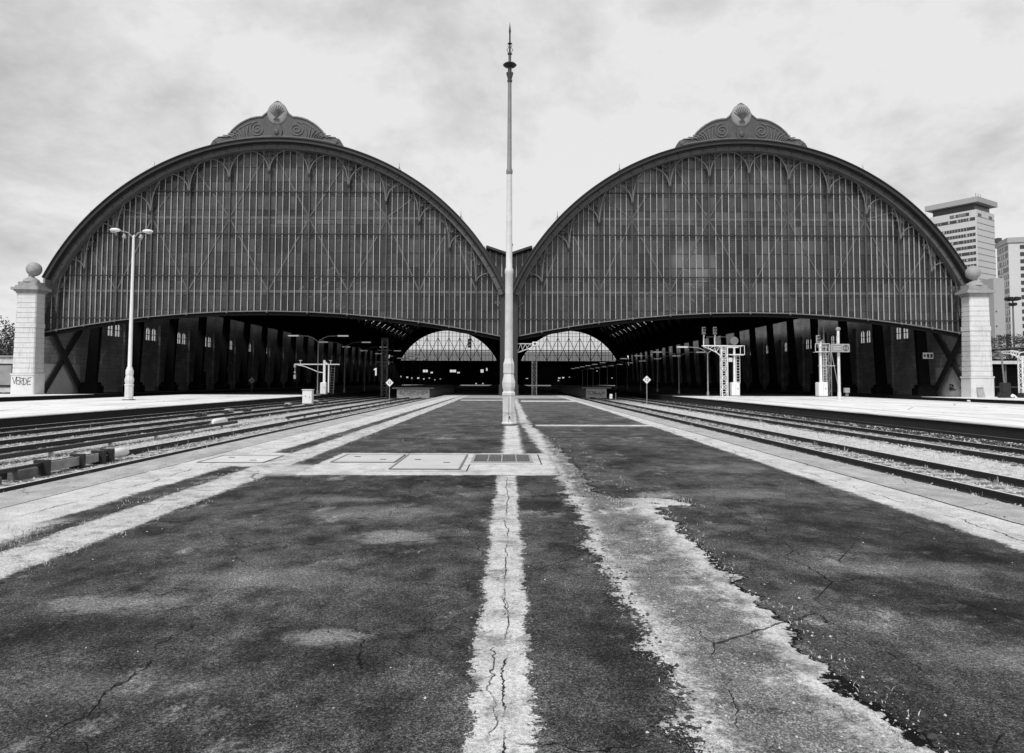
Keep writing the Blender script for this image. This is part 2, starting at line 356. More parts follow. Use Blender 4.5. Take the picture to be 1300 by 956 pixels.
def m_ballast():
    m, bs = newmat('dusty track ballast'); v, x, y, z = coords(m)
    st = voro(m, v, 16.0, 'F1', 'Color'); d = voro(m, v, 16.0)
    bwn = m.node_tree.nodes.new('ShaderNodeRGBToBW'); m.node_tree.links.new(st.o, bwn.inputs[0]); cellv = S(m, bwn.outputs[0])
    a = noise(m, v, 0.5, 6, 0.65); b = noise(m, v, 4, 5, 0.7); f = noise(m, v, 40, 3, 0.7)
    # pale dusty lanes between the tracks, oil-dark ballast within them
    rg = (a - 0.5) * 1.4 + (b - 0.5) * 0.5
    dusty = band(x + rg, 10.2, 12.8, 0.25).max(band(x + rg, -13.7, -12.6, 0.3) * 0.8).max(band(x + rg, -17.9, -16.5, 0.4) * 0.4).max(band(x + rg, 13.6, 14.4, 0.2) * 0.6)
    dusty = dusty.max(band(x + rg * 0.6, -10.2, -8.9, 0.3) * 0.7).max(band(x + rg * 0.6, 8.8, 10.0, 0.3) * 0.6).max(band(x + rg * 0.6, -11.9, -10.7, 0.3) * 0.9).max(band(x + rg * 0.6, -15.7, -14.4, 0.3) * 0.5)
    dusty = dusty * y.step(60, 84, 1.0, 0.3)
    oil = band(x, -20.6, -18.0, 0.4).max(band(x, 15.2, 18.0, 0.5)).max(x.abs().step(36, 37))
    grav = 0.24 * (0.1 + 1.8 * cellv.step(0.2, 0.8)) * (0.5 + a) * (1 - oil * 0.72)
    dust = 0.62 * (0.75 + 0.5 * b) * (0.7 + 0.6 * f)
    t = mix(grav, dust, dusty * (0.45 + 0.55 * b.step(0.35, 0.55)))
    t = t * y.step(81, 84, 1.0, 0.2)  # darker past the shed mouth, roof shade put into the ballast colour
    col(m, bs, t.max(0.004)); bs.inputs['Roughness'].default_value = 0.95; bs.inputs['Specular IOR Level'].default_value = 0.1
    bump(m, bs, d * -1.0 + f * 0.3, 0.05); return m
M['ballast'] = m_ballast()
def m_rail():
    m, bs = newmat('rail steel, rusty web, polished head'); v, x, y, z = coords(m)
    top = z.step(-0.001, 0.0)
    a = noise(m, v, 2.5, 4, 0.6)
    t = mix(0.014 * (0.6 + a), 0.62 * (0.6 + a * 0.8), top)
    col(m, bs, t); bs.inputs['Roughness'].default_value = 0.5; return m
M['rail'] = m_rail()

def m_sparse(name, base, var): return simple(name, base, var, 0.3, 0.8)
M['tower'] = simple('pale tower cladding', 0.60, 0.10, 0.05, 0.7, fine=0.6)
M['tower_dark'] = simple('dark window band', 0.05, 0.5, 0.4, 0.3, fine=1.5)
M['tower_mid'] = simple('grey tower wall', 0.40, 0.15, 0.05, 0.8, fine=0.8)
M['tower_line'] = simple('tower joint', 0.22, 0.2, 0.3, 0.8)

# ------------------------------------------------------------------ mesh building
def wloc(o):
    p = Vector(o.location)
    while o.parent: o = o.parent; p += o.location
    return p
class MB:
    def __init__(s): s.v = []; s.f = []; s.tone = None
    def add(s, vs_, fs_):
        b = len(s.v); s.v += [tuple(p) for p in vs_]; s.f += [tuple(i + b for i in f) for f in fs_]; return s
    def box(s, x0, x1, y0, y1, z0, z1):
        return s.add([(x0, y0, z0), (x1, y0, z0), (x1, y1, z0), (x0, y1, z0), (x0, y0, z1), (x1, y0, z1), (x1, y1, z1), (x0, y1, z1)],
                     [(0, 3, 2, 1), (4, 5, 6, 7), (0, 1, 5, 4), (1, 2, 6, 5), (2, 3, 7, 6), (3, 0, 4, 7)])
    def cbox(s, x0, x1, y0, y1, z0, z1, c=0.02):      # box with chamfered top/vertical edges
        p = [(x0 + c, y0), (x1 - c, y0), (x1, y0 + c), (x1, y1 - c), (x1 - c, y1), (x0 + c, y1), (x0, y1 - c), (x0, y0 + c)]
        cx, cy = (x0 + x1) / 2, (y0 + y1) / 2
        def ins(q): return (q[0] + (c if q[0] < cx else -c), q[1] + (c if q[1] < cy else -c))
        vs_ = [(a, b, z0) for a, b in p] + [(a, b, z1 - c) for a, b in p] + [(ins(q)[0], ins(q)[1], z1) for q in p]
        fs = [tuple(reversed(range(8))), tuple(range(16, 24))]
        for r in (0, 8):
            for i in range(8): j = (i + 1) % 8; fs.append((r + i, r + j, r + 8 + j, r + 8 + i))
        return s.add(vs_, fs)
    def beam(s, a, b, wd, dp=None, up=(0, 1, 0)):      # rectangular bar from a to b
        a = Vector(a); b = Vector(b); d = (b - a).normalized(); u = Vector(up)
        if abs(d.dot(u)) > 0.98: u = Vector((1, 0, 0)) if abs(d.x) < .9 else Vector((0, 0, 1))
        r = d.cross(u).normalized(); u = r.cross(d).normalized(); dp = dp or wd
        q = [r * sx * wd / 2 + u * sy * dp / 2 for sx, sy in ((-1, -1), (1, -1), (1, 1), (-1, 1))]
        return s.add([a + k for k in q] + [b + k for k in q], [(0, 3, 2, 1), (4, 5, 6, 7), (0, 1, 5, 4), (1, 2, 6, 5), (2, 3, 7, 6), (3, 0, 4, 7)])
    def tube(s, pts, r, n=6, closed=False):
        pts = [Vector(p) for p in pts]; k = len(pts); rs = r if isinstance(r, (list, tuple)) else [r] * k
        vs_, fs = [], []; prev = None
        for i, p in enumerate(pts):
            if closed: d = pts[(i + 1) % k] - pts[i - 1]
            else: d = pts[min(i + 1, k - 1)] - pts[max(i - 1, 0)]
            d.normalize()
            u = prev if prev is not None else (Vector((0, 1, 0)) if abs(d.y) < .9 else Vector((1, 0, 0)))
            rr = d.cross(u)
            if rr.length < 1e-4: rr = d.cross(Vector((0, 0, 1)))
            rr.normalize(); u = rr.cross(d).normalized(); prev = u
            for j in range(n):
                a = 2 * PI * j / n; vs_.append(p + rr * math.cos(a) * rs[i] + u * math.sin(a) * rs[i])
        for i in range(k if closed else k - 1):
            for j in range(n):
                a = i * n + j; b = i * n + (j + 1) % n; c_ = ((i + 1) % k) * n + (j + 1) % n; d_ = ((i + 1) % k) * n + j
                fs.append((a, b, c_, d_))
        if not closed: fs += [tuple(reversed(range(n))), tuple(range((k - 1) * n, k * n))]
        return s.add(vs_, fs)
    def lathe(s, cx, cy, prof, n=20, a0=0.0):
        vs_ = []; fs = []
        for r, z in prof:
            for j in range(n): a = a0 + 2 * PI * j / n; vs_.append((cx + r * math.cos(a), cy + r * math.sin(a), z))
        for i in range(len(prof) - 1):
            for j in range(n): fs.append((i * n + j, i * n + (j + 1) % n, (i + 1) * n + (j + 1) % n, (i + 1) * n + j))
        fs += [tuple(reversed(range(n))), tuple(range((len(prof) - 1) * n, len(prof) * n))]
        return s.add(vs_, fs)
    def prism(s, outl, y0, y1):                         # outline in x,z extruded along y
        n = len(outl); vs_ = [(x, y0, z) for x, z in outl] + [(x, y1, z) for x, z in outl]
        fs = [tuple(range(n)), tuple(reversed(range(n, 2 * n)))] + [(i, n + i, n + (i + 1) % n, (i + 1) % n) for i in range(n)]
        return s.add(vs_, fs)
    def poly_v(s, outl, z0, z1):                        # outline in x,y extruded up
        n = len(outl); vs_ = [(x, y, z0) for x, y in outl] + [(x, y, z1) for x, y in outl]
        fs = [tuple(reversed(range(n))), tuple(range(n, 2 * n))] + [(i, (i + 1) % n, n + (i + 1) % n, n + i) for i in range(n)]
        return s.add(vs_, fs)
    def sphere(s, c, r, nu=12, nv=8, sx=1, sy=1, sz=1):
        pr = [(max(1e-4, math.sin(PI * i / nv)) * r, -math.cos(PI * i / nv) * r) for i in range(nv + 1)]
        vs_ = []; fs = []
        for rr, z in pr:
            for j in range(nu): a = 2 * PI * j / nu; vs_.append((c[0] + rr * math.cos(a) * sx, c[1] + rr * math.sin(a) * sy, c[2] + z * sz))
        for i in range(nv):
            for j in range(nu): fs.append((i * nu + j, i * nu + (j + 1) % nu, (i + 1) * nu + (j + 1) % nu, (i + 1) * nu + j))
        return s.add(vs_, fs)
    def arc_band(s, cx, cz, r0, r1, y0, y1, a0, a1, n=60):   # ring segment, cross section box
        vs_ = []; fs = []
        for i in range(n + 1):
            a = a0 + (a1 - a0) * i / n; c_, d_ = math.cos(a), math.sin(a)
            vs_ += [(cx + r0 * c_, y0, cz + r0 * d_), (cx + r1 * c_, y0, cz + r1 * d_), (cx + r1 * c_, y1, cz + r1 * d_), (cx + r0 * c_, y1, cz + r0 * d_)]
        for i in range(n):
            for j in range(4): fs.append((i * 4 + j, i * 4 + (j + 1) % 4, i * 4 + 4 + (j + 1) % 4, i * 4 + 4 + j))
        fs += [(0, 3, 2, 1), (n * 4, n * 4 + 1, n * 4 + 2, n * 4 + 3)]
        return s.add(vs_, fs)
    def build(s, name, mat, parent=None, smooth=False, origin=None):
        me = bpy.data.meshes.new(name)
        off = Vector(origin) if origin else Vector((0, 0, 0))
        me.from_pydata([tuple(Vector(p) - off) for p in s.v], [], s.f); me.materials.append(M[mat] if isinstance(mat, str) else mat)
        import bmesh as _b
        if s.tone is None:
            b = _b.new(); b.from_mesh(me); _b.ops.recalc_face_normals(b, faces=b.faces); b.to_mesh(me); b.free()
        if s.tone is not None:
            at_ = me.attributes.new('tone', 'FLOAT', 'FACE'); at_.data.foreach_set('value', s.tone)
        if smooth:
            for p in me.polygons: p.use_smooth = True
            me.set_sharp_from_angle(angle=R(40))
        o = bpy.data.objects.new(name, me); C.objects.link(o)
        o.location = off
        if parent:
            o.parent = parent; o.location = off - wloc(parent)
        return o
def thing(name, label, cat, loc=(0, 0, 0), group=None, rz=0):
    o = bpy.data.objects.new(name, None); C.objects.link(o); o.location = loc; o.rotation_euler = (0, 0, rz)
    o['label'] = label; o['category'] = cat
    if group: o['group'] = group
    return o
def tag(o, label, cat, group=None, kind=None):
    o['label'] = label; o['category'] = cat
    if group: o['group'] = group
    if kind: o['kind'] = kind
    return o
def struct(mb, name, mat, label=None):
    o = mb.build(name, mat); o['kind'] = 'structure'
    if label: o['label'] = label
    return o
# NOTE parts are written in world coordinates; build() moves them under the parent's base
def copy_tree(o, parent=None):
    c = o.copy(); C.objects.link(c)
    if parent: c.parent = parent
    for ch in list(o.children): copy_tree(ch, c)
    return c

# ------------------------------------------------------------------ ground, ballast, platforms
YF = 81.0            # facade plane
g = MB(); g.add([(-6000, -400, -0.56), (6000, -400, -0.56), (6000, 11000, -0.56), (-6000, 11000, -0.56)], [(0, 1, 2, 3)])
struct(g, 'ground', simple('bare trodden earth', 0.14, 0.4, 0.2, 0.95))
def heightfield(name, mat, x0, x1, y0, y1, z, amp, nx, ny):
    mb = MB(); rnd = random.Random(5)
    vs_ = []; fs = []
    for j in range(ny + 1):
        t = j / ny; yy = y0 + (y1 - y0) * t ** 2.2
        for i in range(nx + 1): vs_.append((x0 + (x1 - x0) * i / nx, yy, z + rnd.uniform(-amp, amp)))
    for j in range(ny):
        for i in range(nx): a = j * (nx + 1) + i; fs.append((a, a + 1, a + nx + 2, a + nx + 1))
    mb.add(vs_, fs); return struct(mb, name, mat)
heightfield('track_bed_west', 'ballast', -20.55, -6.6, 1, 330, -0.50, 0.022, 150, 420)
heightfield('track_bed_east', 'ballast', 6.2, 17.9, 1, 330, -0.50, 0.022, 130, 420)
heightfield('outer_track_bed_west', 'ballast', -45.2, -35.4, 20, 330, -0.50, 0.02, 30, 120)
heightfield('outer_track_bed_east', 'ballast', 36.8, 45.2, 20, 330, -0.50, 0.02, 30, 120)

mb = MB(); mb.box(-6.95, 6.42, 0.3, 82, -0.5, 0.0)
pl = struct(mb, 'central_platform', 'platform')
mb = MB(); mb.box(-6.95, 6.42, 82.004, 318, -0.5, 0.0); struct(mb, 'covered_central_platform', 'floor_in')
def side_platform(name, x0, x1, y0):
    mb = MB(); mb.box(x0, x1, y0, 82, -0.035, 0.0)
    top = struct(mb, name, 'plat2')
    mb = MB(); mb.box(x0 + .06, x1 - .06, y0 + .06, 82, -0.56, -0.036); struct(mb, name + '_wall', 'platface')
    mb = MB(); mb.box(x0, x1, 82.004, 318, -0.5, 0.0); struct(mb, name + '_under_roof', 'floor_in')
side_platform('west_platform', -35.4, -20.5, 6)
side_platform('east_platform', 17.9, 36.9, 6)
side_platform('outer_west_platform', -58, -45.2, 20)
side_platform('outer_east_platform', 45.2, 75, 20)

# rails : origin on the rail head so that the head paints bright
def rail(mb, x, y0, y1, z=-0.35, h=0.16):
    prof = [(-.075, -h), (.075, -h), (.075, -h + .02), (.012, -h + .04), (.012, -.035), (.036, -.03), (.036, -.004), (.030, 0), (-.030, 0), (-.036, -.004), (-.036, -.03), (-.012, -.035), (-.012, -h + .04), (-.075, -h + .02)]
    return mb.prism([(x + a, z + b) for a, b in prof], y0, y1)
def track(xs, y0, y1, label):
    t = thing('railway_track', label, 'railway track', ((xs[0] + xs[-1]) / 2, y0, -0.5), 'railway tracks between the platforms')
    for x in xs:
        m_ = MB(); rail(m_, x, y0, y1)
        o = m_.build('rail', 'rail', t, origin=(x, y0, -0.35))
    sl = MB(); a, b = min(xs) - .5, max(xs) + .5
    y = y0
    while y < min(y1, 100): sl.box(a, b, y, y + .24, -0.56, -0.492); y += 0.66
    sl.build('sleepers', 'timber', t)
    return t
track((-8.9, -10.4), 2, 318, 'railway track hugging the left edge of the central platform')
track((-14.1, -15.9), 2, 318, 'middle railway track on the left, beyond the dark conductor rail')
track((-18.1, -19.9), 2, 318, 'railway track tight against the wall of the left platform')
track((8.6, 10.15), 2, 318, 'railway track hugging the right edge of the central platform')
track((13.0, 14.75), 2, 318, 'railway track on the right beyond the pale dusty strip')
track((-38.6, -40.3), 20, 318, 'railway track in the trench between left platform and left pier')
track((40.2, 41.9), 20, 318, 'railway track in the trench between right platform and right pier')
def conductor(x, y0, y1, label, w_=0.07):
    t = thing('conductor_rail', label, 'conductor rail', (x, y0, -0.5), 'conductor rails beside the tracks')
    m_ = MB(); m_.box(x - w_, x + w_, y0, y1, -0.38, -0.27); m_.build('rail', 'rail_dark', t)
    m_ = MB(); y = y0 + .3
    while y < y1: m_.lathe(x, y, [(.09, -.52), (.09, -.47), (.055, -.45), (.075, -.42), (.05, -.385)], 8); y += 3.0
    m_.build('insulators', 'chair', t)
    return t
conductor(-12.3, 2, 34, 'black conductor rail left, nearest to the camera, beyond the boarded end')
conductor(-11.2, 38, 84, 'long black conductor rail on chairs running towards the left diamond sign')
conductor(16.4, 2, 80, 'dark conductor rail beside the wall of the right platform')
# tall boards with a white ramp end on the left
t = thing('conductor_rail_guard', 'weathered board guard with rounded white end cap in the left tracks', 'rail guard', (-10.0, 15, -0.5))
m_ = MB(); m_.cbox(-10.12, -9.92, 16.2, 18.3, -0.42, -0.22, .01); m_.build('board', 'board', t)
for yy in (16.15, 17.47, 18.35, 18.75):
    m_ = MB(); m_.cbox(-10.16, -9.82, yy, yy + .09, -0.5, -0.16, .01); m_.build('clamp', 'rail_dark', t)
m_ = MB(); m_.box(-10.05, -9.95, 12.5, 19.0, -.30, -.22); m_.build('rail', 'rail_dark', t)
m_ = MB(); m_.cbox(-10.2, -9.95, 12.6, 14.9, -.5, -.33, .03); m_.cbox(-10.15, -9.9, 15.3, 15.95, -.5, -.27, .03); m_.build('junction_box', 'timber', t)
m_ = MB(); m_.tube([(-10.0, 18.75, -.33), (-10.0, 18.85, -.31), (-10.0, 19.6, -.31), (-10.0, 19.8, -.34)], [.05, .12, .12, .06], 10); m_.build('end_cap', 'white', t, True)
t = thing('rail_end_cap', 'small white rounded end cap lying beyond the board guard', 'rail guard', (-13.2, 34, -0.5))
m_ = MB(); m_.tube([(-13.2, 33.6, -.35), (-13.2, 33.8, -.32), (-13.2, 35.0, -.32), (-13.2, 35.2, -.35)], [.06, .15, .15, .08], 10); m_.build('end_cap', 'white', t, True)
m_ = MB(); m_.box(-13.28, -13.12, 34.0, 34.2, -.52, -.3); m_.box(-13.28, -13.12, 34.8, 35.0, -.52, -.3); m_.build('foot', 'rail_dark', t)

# loose stones and dry grass
rnd = random.Random(11)
def stones(name, label, spots, mat):
    mb = MB()
    for (x, y, z, r) in spots:
        a = rnd.uniform(0, 6.28); k = rnd.randint(4, 5)
        vs_ = [(x + r * rnd.uniform(.7, 1.2) * math.cos(a + 6.283 * i / k), y + r * rnd.uniform(.7, 1.2) * math.sin(a + 6.283 * i / k), z) for i in range(k)]
        tz = r * rnd.uniform(.5, 1.1)
        vs_ += [(x + rnd.uniform(-.3, .3) * r, y + rnd.uniform(-.3, .3) * r, z + tz)]
        mb.add(vs_, [(i, (i + 1) % k, k) for i in range(k)])
    o = mb.build(name, mat); tag(o, label, 'stones', kind='stuff')
sp = []
for i in range(26000):
    side = rnd.random() < .5
    Y = 9 * (7.0 ** rnd.random())
    X = rnd.uniform(-20.3, -7.6) if side else rnd.uniform(7.4, 17.5)
    sp.append((X, Y, -0.51, rnd.uniform(.02, .055)))
stones('ballast_stones', 'loose ballast stones scattered between and beside the rails', sp, simple('ballast stone', 0.50, 0.9, 30, 0.9, fine=9.0))
sp = []
for i in range(3000):
    Y = 3 * (7.0 ** rnd.random()); u = rnd.random()
    X = rnd.gauss(1.82 if Y < 9.8 else 1.1, .09) if u < .3 else rnd.gauss(.9, .08) if u < .4 else rnd.uniform(1, 1.9) if u < .7 else rnd.uniform(-6, 6)
    sp.append((X, Y, -0.001, (.002 + .008 * rnd.random() ** 4) * (1 + Y * .05)))
stones('concrete_crumbs', 'small pale crumbs and grit strewn over the central platform', sp, M['conc'])
sp = []
for i in range(420):
    Y = 3.2 * (4.0 ** rnd.random()); X = rnd.gauss(1.86 if Y < 9.8 else 1.15, .045) if rnd.random() < .7 else rnd.gauss(.86, .05)
    sp.append((X, Y, -0.002, rnd.uniform(.006, .022)))
stones('asphalt_rubble', 'dark broken bits of asphalt along the cracked edges of the pale strip', sp, simple('broken asphalt', .05, .7, 9, .95))
def tuft(mb, x, y, z, h, n, sprd=0.5):
    for _ in range(n):
        a = rnd.uniform(0, 6.28); l = h * rnd.uniform(.4, 1.1); s_ = rnd.uniform(.1, sprd + .3)
        bx, by = x + rnd.gauss(0, .05), y + rnd.gauss(0, .05); wd = rnd.uniform(.0008, .0022) * (1 + y * .06)
        tx, ty = bx + math.cos(a) * l * s_, by + math.sin(a) * l * s_
        mx_, my_ = bx + math.cos(a) * l * s_ * .35, by + math.sin(a) * l * s_ * .35
        px, py = -math.sin(a) * wd, math.cos(a) * wd
        mb.add([(bx - px, by - py, z), (bx + px, by + py, z), (mx_ + px, my_ + py, z + l * .6), (mx_ - px, my_ - py, z + l * .6), (tx, ty, z + l * .85)],
               [(0, 1, 2, 3), (3, 2, 4)])
gr = MB()
for i in range(80):
    Y = 3.4 * (3.2 ** rnd.random()); ex = 1.83 if Y < 9.8 else 1.36 - (Y - 10) * .02
    tuft(gr, ex + rnd.gauss(0, .07), Y, -.005, rnd.uniform(.010, .028) * (1 + Y * .06), rnd.randint(3, 7), 1.6)
for i in range(60): tuft(gr, rnd.uniform(1.3, 2.4), rnd.uniform(9.3, 10.1), -.005, rnd.uniform(.02, .06), 8, 1.4)
for i in range(420):
    Y = 6 * (4.5 ** rnd.random()); tuft(gr, rnd.choice((-4.62, -4.0)) + rnd.gauss(0, .08), Y, -.005, rnd.uniform(.015, .045), rnd.randint(4, 9), 1.5)
for i in range(16): tuft(gr, -4.9 + rnd.gauss(0, .15), rnd.uniform(6.9, 8.0), -.005, .11, 7, 1.4)
for i in range(110): tuft(gr, 0.88 + rnd.gauss(0, .05), 3.5 * (4 ** rnd.random()), -.005, .022, 4, 1.6)
tag(gr.build('dry_grass', 'straw'), 'dry straw-coloured grass growing in the cracks of the platform', 'grass', kind='stuff')
gr = MB()
for i in range(900):
    Y = 12 * (5.5 ** rnd.random()); X = rnd.choice((-13.2, -10.6, -17.0, -9.6, 10.6, 12.4, 11.5, 9.4, 15.4)) + rnd.gauss(0, .45)
    tuft(gr, X, Y, -.5, rnd.uniform(.05, .22), 6, .7)
tag(gr.build('track_weeds', 'straw'), 'dry weeds growing in the ballast between the rails', 'weeds', kind='stuff')

# ------------------------------------------------------------------ covers set in the platform
def plate(name, label, pts, z, mat, inner=True):
    t = thing(name, label, 'access cover', (pts[0][0], pts[0][1], 0))
    m_ = MB(); m_.poly_v(pts, -0.02, z); m_.build('plate', mat, t)
    cx = sum(p[0] for p in pts) / 4; cy = sum(p[1] for p in pts) / 4
    m_ = MB()
    for i in range(4):
        a = pts[i]; b = pts[(i + 1) % 4]
        m_.beam((a[0], a[1], z), (b[0], b[1], z), .035, .012, up=(0, 0, 1))
    m_.build('edge_frame', 'midgrey' if inner else 'conc', t)
    if inner:
        m_ = MB()
        for sx, sy in ((-.3, .25), (.3, -.25)): m_.box(cx + sx - .06, cx + sx + .06, cy + sy - .02, cy + sy + .02, z, z + .008)
        m_.build('lifting_slot', 'black', t)
    return t
plate('access_cover', 'pale square access cover, right one of the two beside the grate', [(-2.08, 13.2), (-.86, 13.2), (-.86, 15.8), (-2.08, 15.8)], .012, 'conc')
plate('access_cover', 'pale shallow access cover, left one of the two beside the grate', [(-3.36, 14.3), (-2.16, 14.3), (-2.16, 15.8), (-3.36, 15.8)], .010, 'conc')
plate('access_cover', 'bright slab cover near the left platform edge beside the tracks', [(-5.85, 14.2), (-4.62, 14.2), (-4.62, 15.5), (-5.85, 15.5)], .008, 'offwhite')
m_ = MB(); 
t = thing('drain_grate', 'dark iron grating set in the pale slab in front of the mast', 'grate', (-.13, 15.05, 0))
m_ = MB(); m_.box(-.66, .42, 14.34, 15.76, -.02, .004); m_.build('pit', 'black', t)
m_ = MB()
for i in range(37): x = -.64 + i * .0289; m_.box(x, x + .010, 14.36, 15.74, .004, .018)
for y in (14.7, 15.05, 15.4): m_.box(-.65, .41, y - .012, y + .012, .004, .0195)
m_.build('bars', 'midgrey', t)
m_ = MB()
for x in (-.40, -.13, .15): m_.box(x - .012, x + .012, 14.36, 15.74, .004, .022)
m_.beam((-.70, 14.32, .01), (.45, 14.32, .01), .05, .03, up=(0, 0, 1)); m_.beam((-.70, 15.78, .01), (.45, 15.78, .01), .05, .03, up=(0, 0, 1))
m_.beam((-.69, 14.32, .011), (-.69, 15.78, .011), .05, .03, up=(0, 0, 1)); m_.beam((.44, 14.32, .011), (.44, 15.78, .011), .05, .03, up=(0, 0, 1))
m_.build('frame', 'galv', t)

# ------------------------------------------------------------------ the two naves
CZ, RR = 0.38, 27.55
ANG = math.asin((12.6 - CZ) / RR)
def rim_z(x, cx, r=26.80):
    d = r * r - (x - cx) ** 2
    return CZ + math.sqrt(d) if d > 0 else 0
OFFS = [0, 4.4, 8.8, 12.95, 16.65, 20.0, 22.95, 25.95]
DROP = [2.5, 2.65, 2.9, 3.1, 3.15, 3.2, 3.4, 3.5]
def nave(sgn, name_side):
    """sgn -1: left nave, +1: right nave; sgn points away from the middle of the station"""
    cx = sgn * 25.48; cs = sgn * 26.55
    side = 'left' if sgn < 0 else 'right'
    t = thing('train_shed', 'great arched iron and glass train shed on the %s, with crest' % side, 'train shed', (cx, YF, 0), 'twin arched train sheds')
    xi, xo = sgn * 0.62, sgn * 51.0
    lo, hi = min(xi, xo), max(xi, xo)
    def zb(x): return 9.17 - 0.0041 * (x - cs) ** 2
    # rim
    a0, a1 = ANG - R(0.2), PI - ANG + R(0.2)
    inner_ext = math.asin((11.5 - CZ) / 27.5)
    A0, A1 = (a0, PI - a0)
    if sgn < 0: A0 = inner_ext - R(0.6)
    else: A1 = PI - inner_ext + R(0.6)
    m_ = MB(); m_.arc_band(cx, CZ, 27.20, 27.56, 80.35, 82.2, A0, A1, 96); m_.arc_band(cx, CZ, 27.56, 27.64, 80.2, 82.2, A0, A1, 96); m_.build('roof_edge', 'rim_lip', t, True)
    m_ = MB(); m_.arc_band(cx, CZ, 26.62, 27.20, 81.05, 81.95, A0, A1, 96); m_.arc_band(cx, CZ, 26.62, 26.70, 80.95, 81.05, A0, A1, 96)
    band_o = m_.build('arch_rim', 'rim_band', t, True)
    m_ = MB(); m_.arc_band(cx, CZ, 27.05, 27.11, 80.98, 81.05, A0, A1, 96); nj = 44
    for i in range(nj):
        a = A0 + (A1 - A0) * (i + .5) / nj; c_, d_ = math.cos(a), math.sin(a)
        m_.beam((cx + 26.68 * c_, 81.035, CZ + 26.68 * d_), (cx + 27.18 * c_, 81.035, CZ + 27.18 * d_), .07, .04)  # radial plate joints, held in one mesh with the bead
    m_.build('bead_and_plate_joints', 'iron', band_o)
    # roof vault
    m_ = MB(); sk_ = MB()
    edges = [ANG + (R(46) - ANG) * i / 8 for i in range(8)]
    gl = []
    for a_d in (46, 54, 62):
        edges += [R(a_d), R(a_d + 4)]; gl.append(round(R(a_d), 5))
    edges += [R(66) + R(48) * (i + 1) / 16 for i in range(15)]
    for a_d in (114, 122, 130):
        edges += [R(a_d), R(a_d + 4)]; gl.append(round(R(a_d), 5))
    edges += [R(134) + (PI - ANG - R(134)) * (i + 1) / 8 for i in range(8)]
    edges = sorted(set(round(e, 5) for e in edges))
    ysegs = [82.2, 150.0]; y_ = 150.0
    while y_ < 312: ysegs += [y_ + 2.6, y_ + 5.0]; y_ += 5.0
    ysegs = sorted(set(ysegs + [318.0]))
    for i in range(len(edges) - 1):
        c0_, s0_, c1_, s1_ = math.cos(edges[i]), math.sin(edges[i]), math.cos(edges[i + 1]), math.sin(edges[i + 1])
        isg = any(abs(edges[i] - g_) < 1e-4 for g_ in gl)
        if not isg: segs = [(82.2, 318.0, False)]
        else: segs = [(ysegs[j], ysegs[j + 1], ysegs[j] >= 150 and (j % 2 == 1) and ysegs[j + 1] < 316) for j in range(len(ysegs) - 1)]
        for (ya, yb, op) in segs:
            if op:
                sk_.add([(cx + 27.3 * c0_, ya, CZ + 27.3 * s0_), (cx + 27.3 * c1_, ya, CZ + 27.3 * s1_), (cx + 27.3 * c1_, yb, CZ + 27.3 * s1_), (cx + 27.3 * c0_, yb, CZ + 27.3 * s0_)], [(0, 1, 2, 3)])
                continue
            for rr_ in (27.5, 27.2):
                m_.add([(cx + rr_ * c0_, ya, CZ + rr_ * s0_), (cx + rr_ * c1_, ya, CZ + rr_ * s1_), (cx + rr_ * c1_, yb, CZ + rr_ * s1_), (cx + rr_ * c0_, yb, CZ + rr_ * s0_)], [(0, 1, 2, 3)])
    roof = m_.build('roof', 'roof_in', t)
    sk_.build('skylight', 'skylight', roof)
    # ribs
    for k in range(23):
        Y = 88 + 10 * k
        m_ = MB(); m_.arc_band(cx, CZ, 25.6, 26.6, Y - .18, Y + .18, R(29), R(151), 36)
        if k < 10:
            for i in range(30):
                a = R(30) + R(120) * i / 30
                m_.beam((cx + 26.6 * math.cos(a), Y, CZ + 26.6 * math.sin(a)), (cx + 27.15 * math.cos(a + .03), Y, CZ + 27.15 * math.sin(a + .03)), .1)
        # outer leg, leaning inwards
        z1 = CZ + 26.1 * math.sin(R(29.5)); x1 = cx + sgn * 26.1 * math.cos(R(29.5))
        xb = sgn * 48.9
        for (u0, w0, u1, w1) in ((xb, .62, x1, .5),):
            m_.add([(u0 - w0, Y - .3, 1.1), (u0 + w0, Y - .3, 1.1), (u0 + w0, Y + .3, 1.1), (u0 - w0, Y + .3, 1.1),
                    (u1 - w1, Y - .3, z1), (u1 + w1, Y - .3, z1), (u1 + w1, Y + .3, z1), (u1 - w1, Y + .3, z1)],
                   [(0, 3, 2, 1), (4, 5, 6, 7), (0, 1, 5, 4), (1, 2, 6, 5), (2, 3, 7, 6), (3, 0, 4, 7)])
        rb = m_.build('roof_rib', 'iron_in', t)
        m_ = MB(); m_.cbox(xb - 1.1, xb + 1.1, Y - .8, Y + .8, 0.0, .9, .1); m_.cbox(xb - .9, xb + .9, Y - .6, Y + .6, .9, 1.3, .08); m_.build('pedestal', 'iron_in', rb)
    m_ = MB()
    for i in range(1, 16):
        a = R(22) + R(136) * i / 16; m_.beam((cx + 26.9 * math.cos(a), 82.6, CZ + 26.9 * math.sin(a)), (cx + 26.9 * math.cos(a), 317.5, CZ + 26.9 * math.sin(a)), .16, .35)
    m_.build('purlins', 'iron_in', t)
    # far end : wall below, glazed half moon above
    m_ = MB(); Yq = 318.0
    rI = 22.6
    o_out = [(cx + 27.6 * math.cos(R(20) + R(140) * i / 40), CZ + 27.6 * math.sin(R(20) + R(140) * i / 40)) for i in range(41)]
    vs_ = []; fs = []
    zs = 10.2
    aI = math.asin((zs - CZ) / rI)
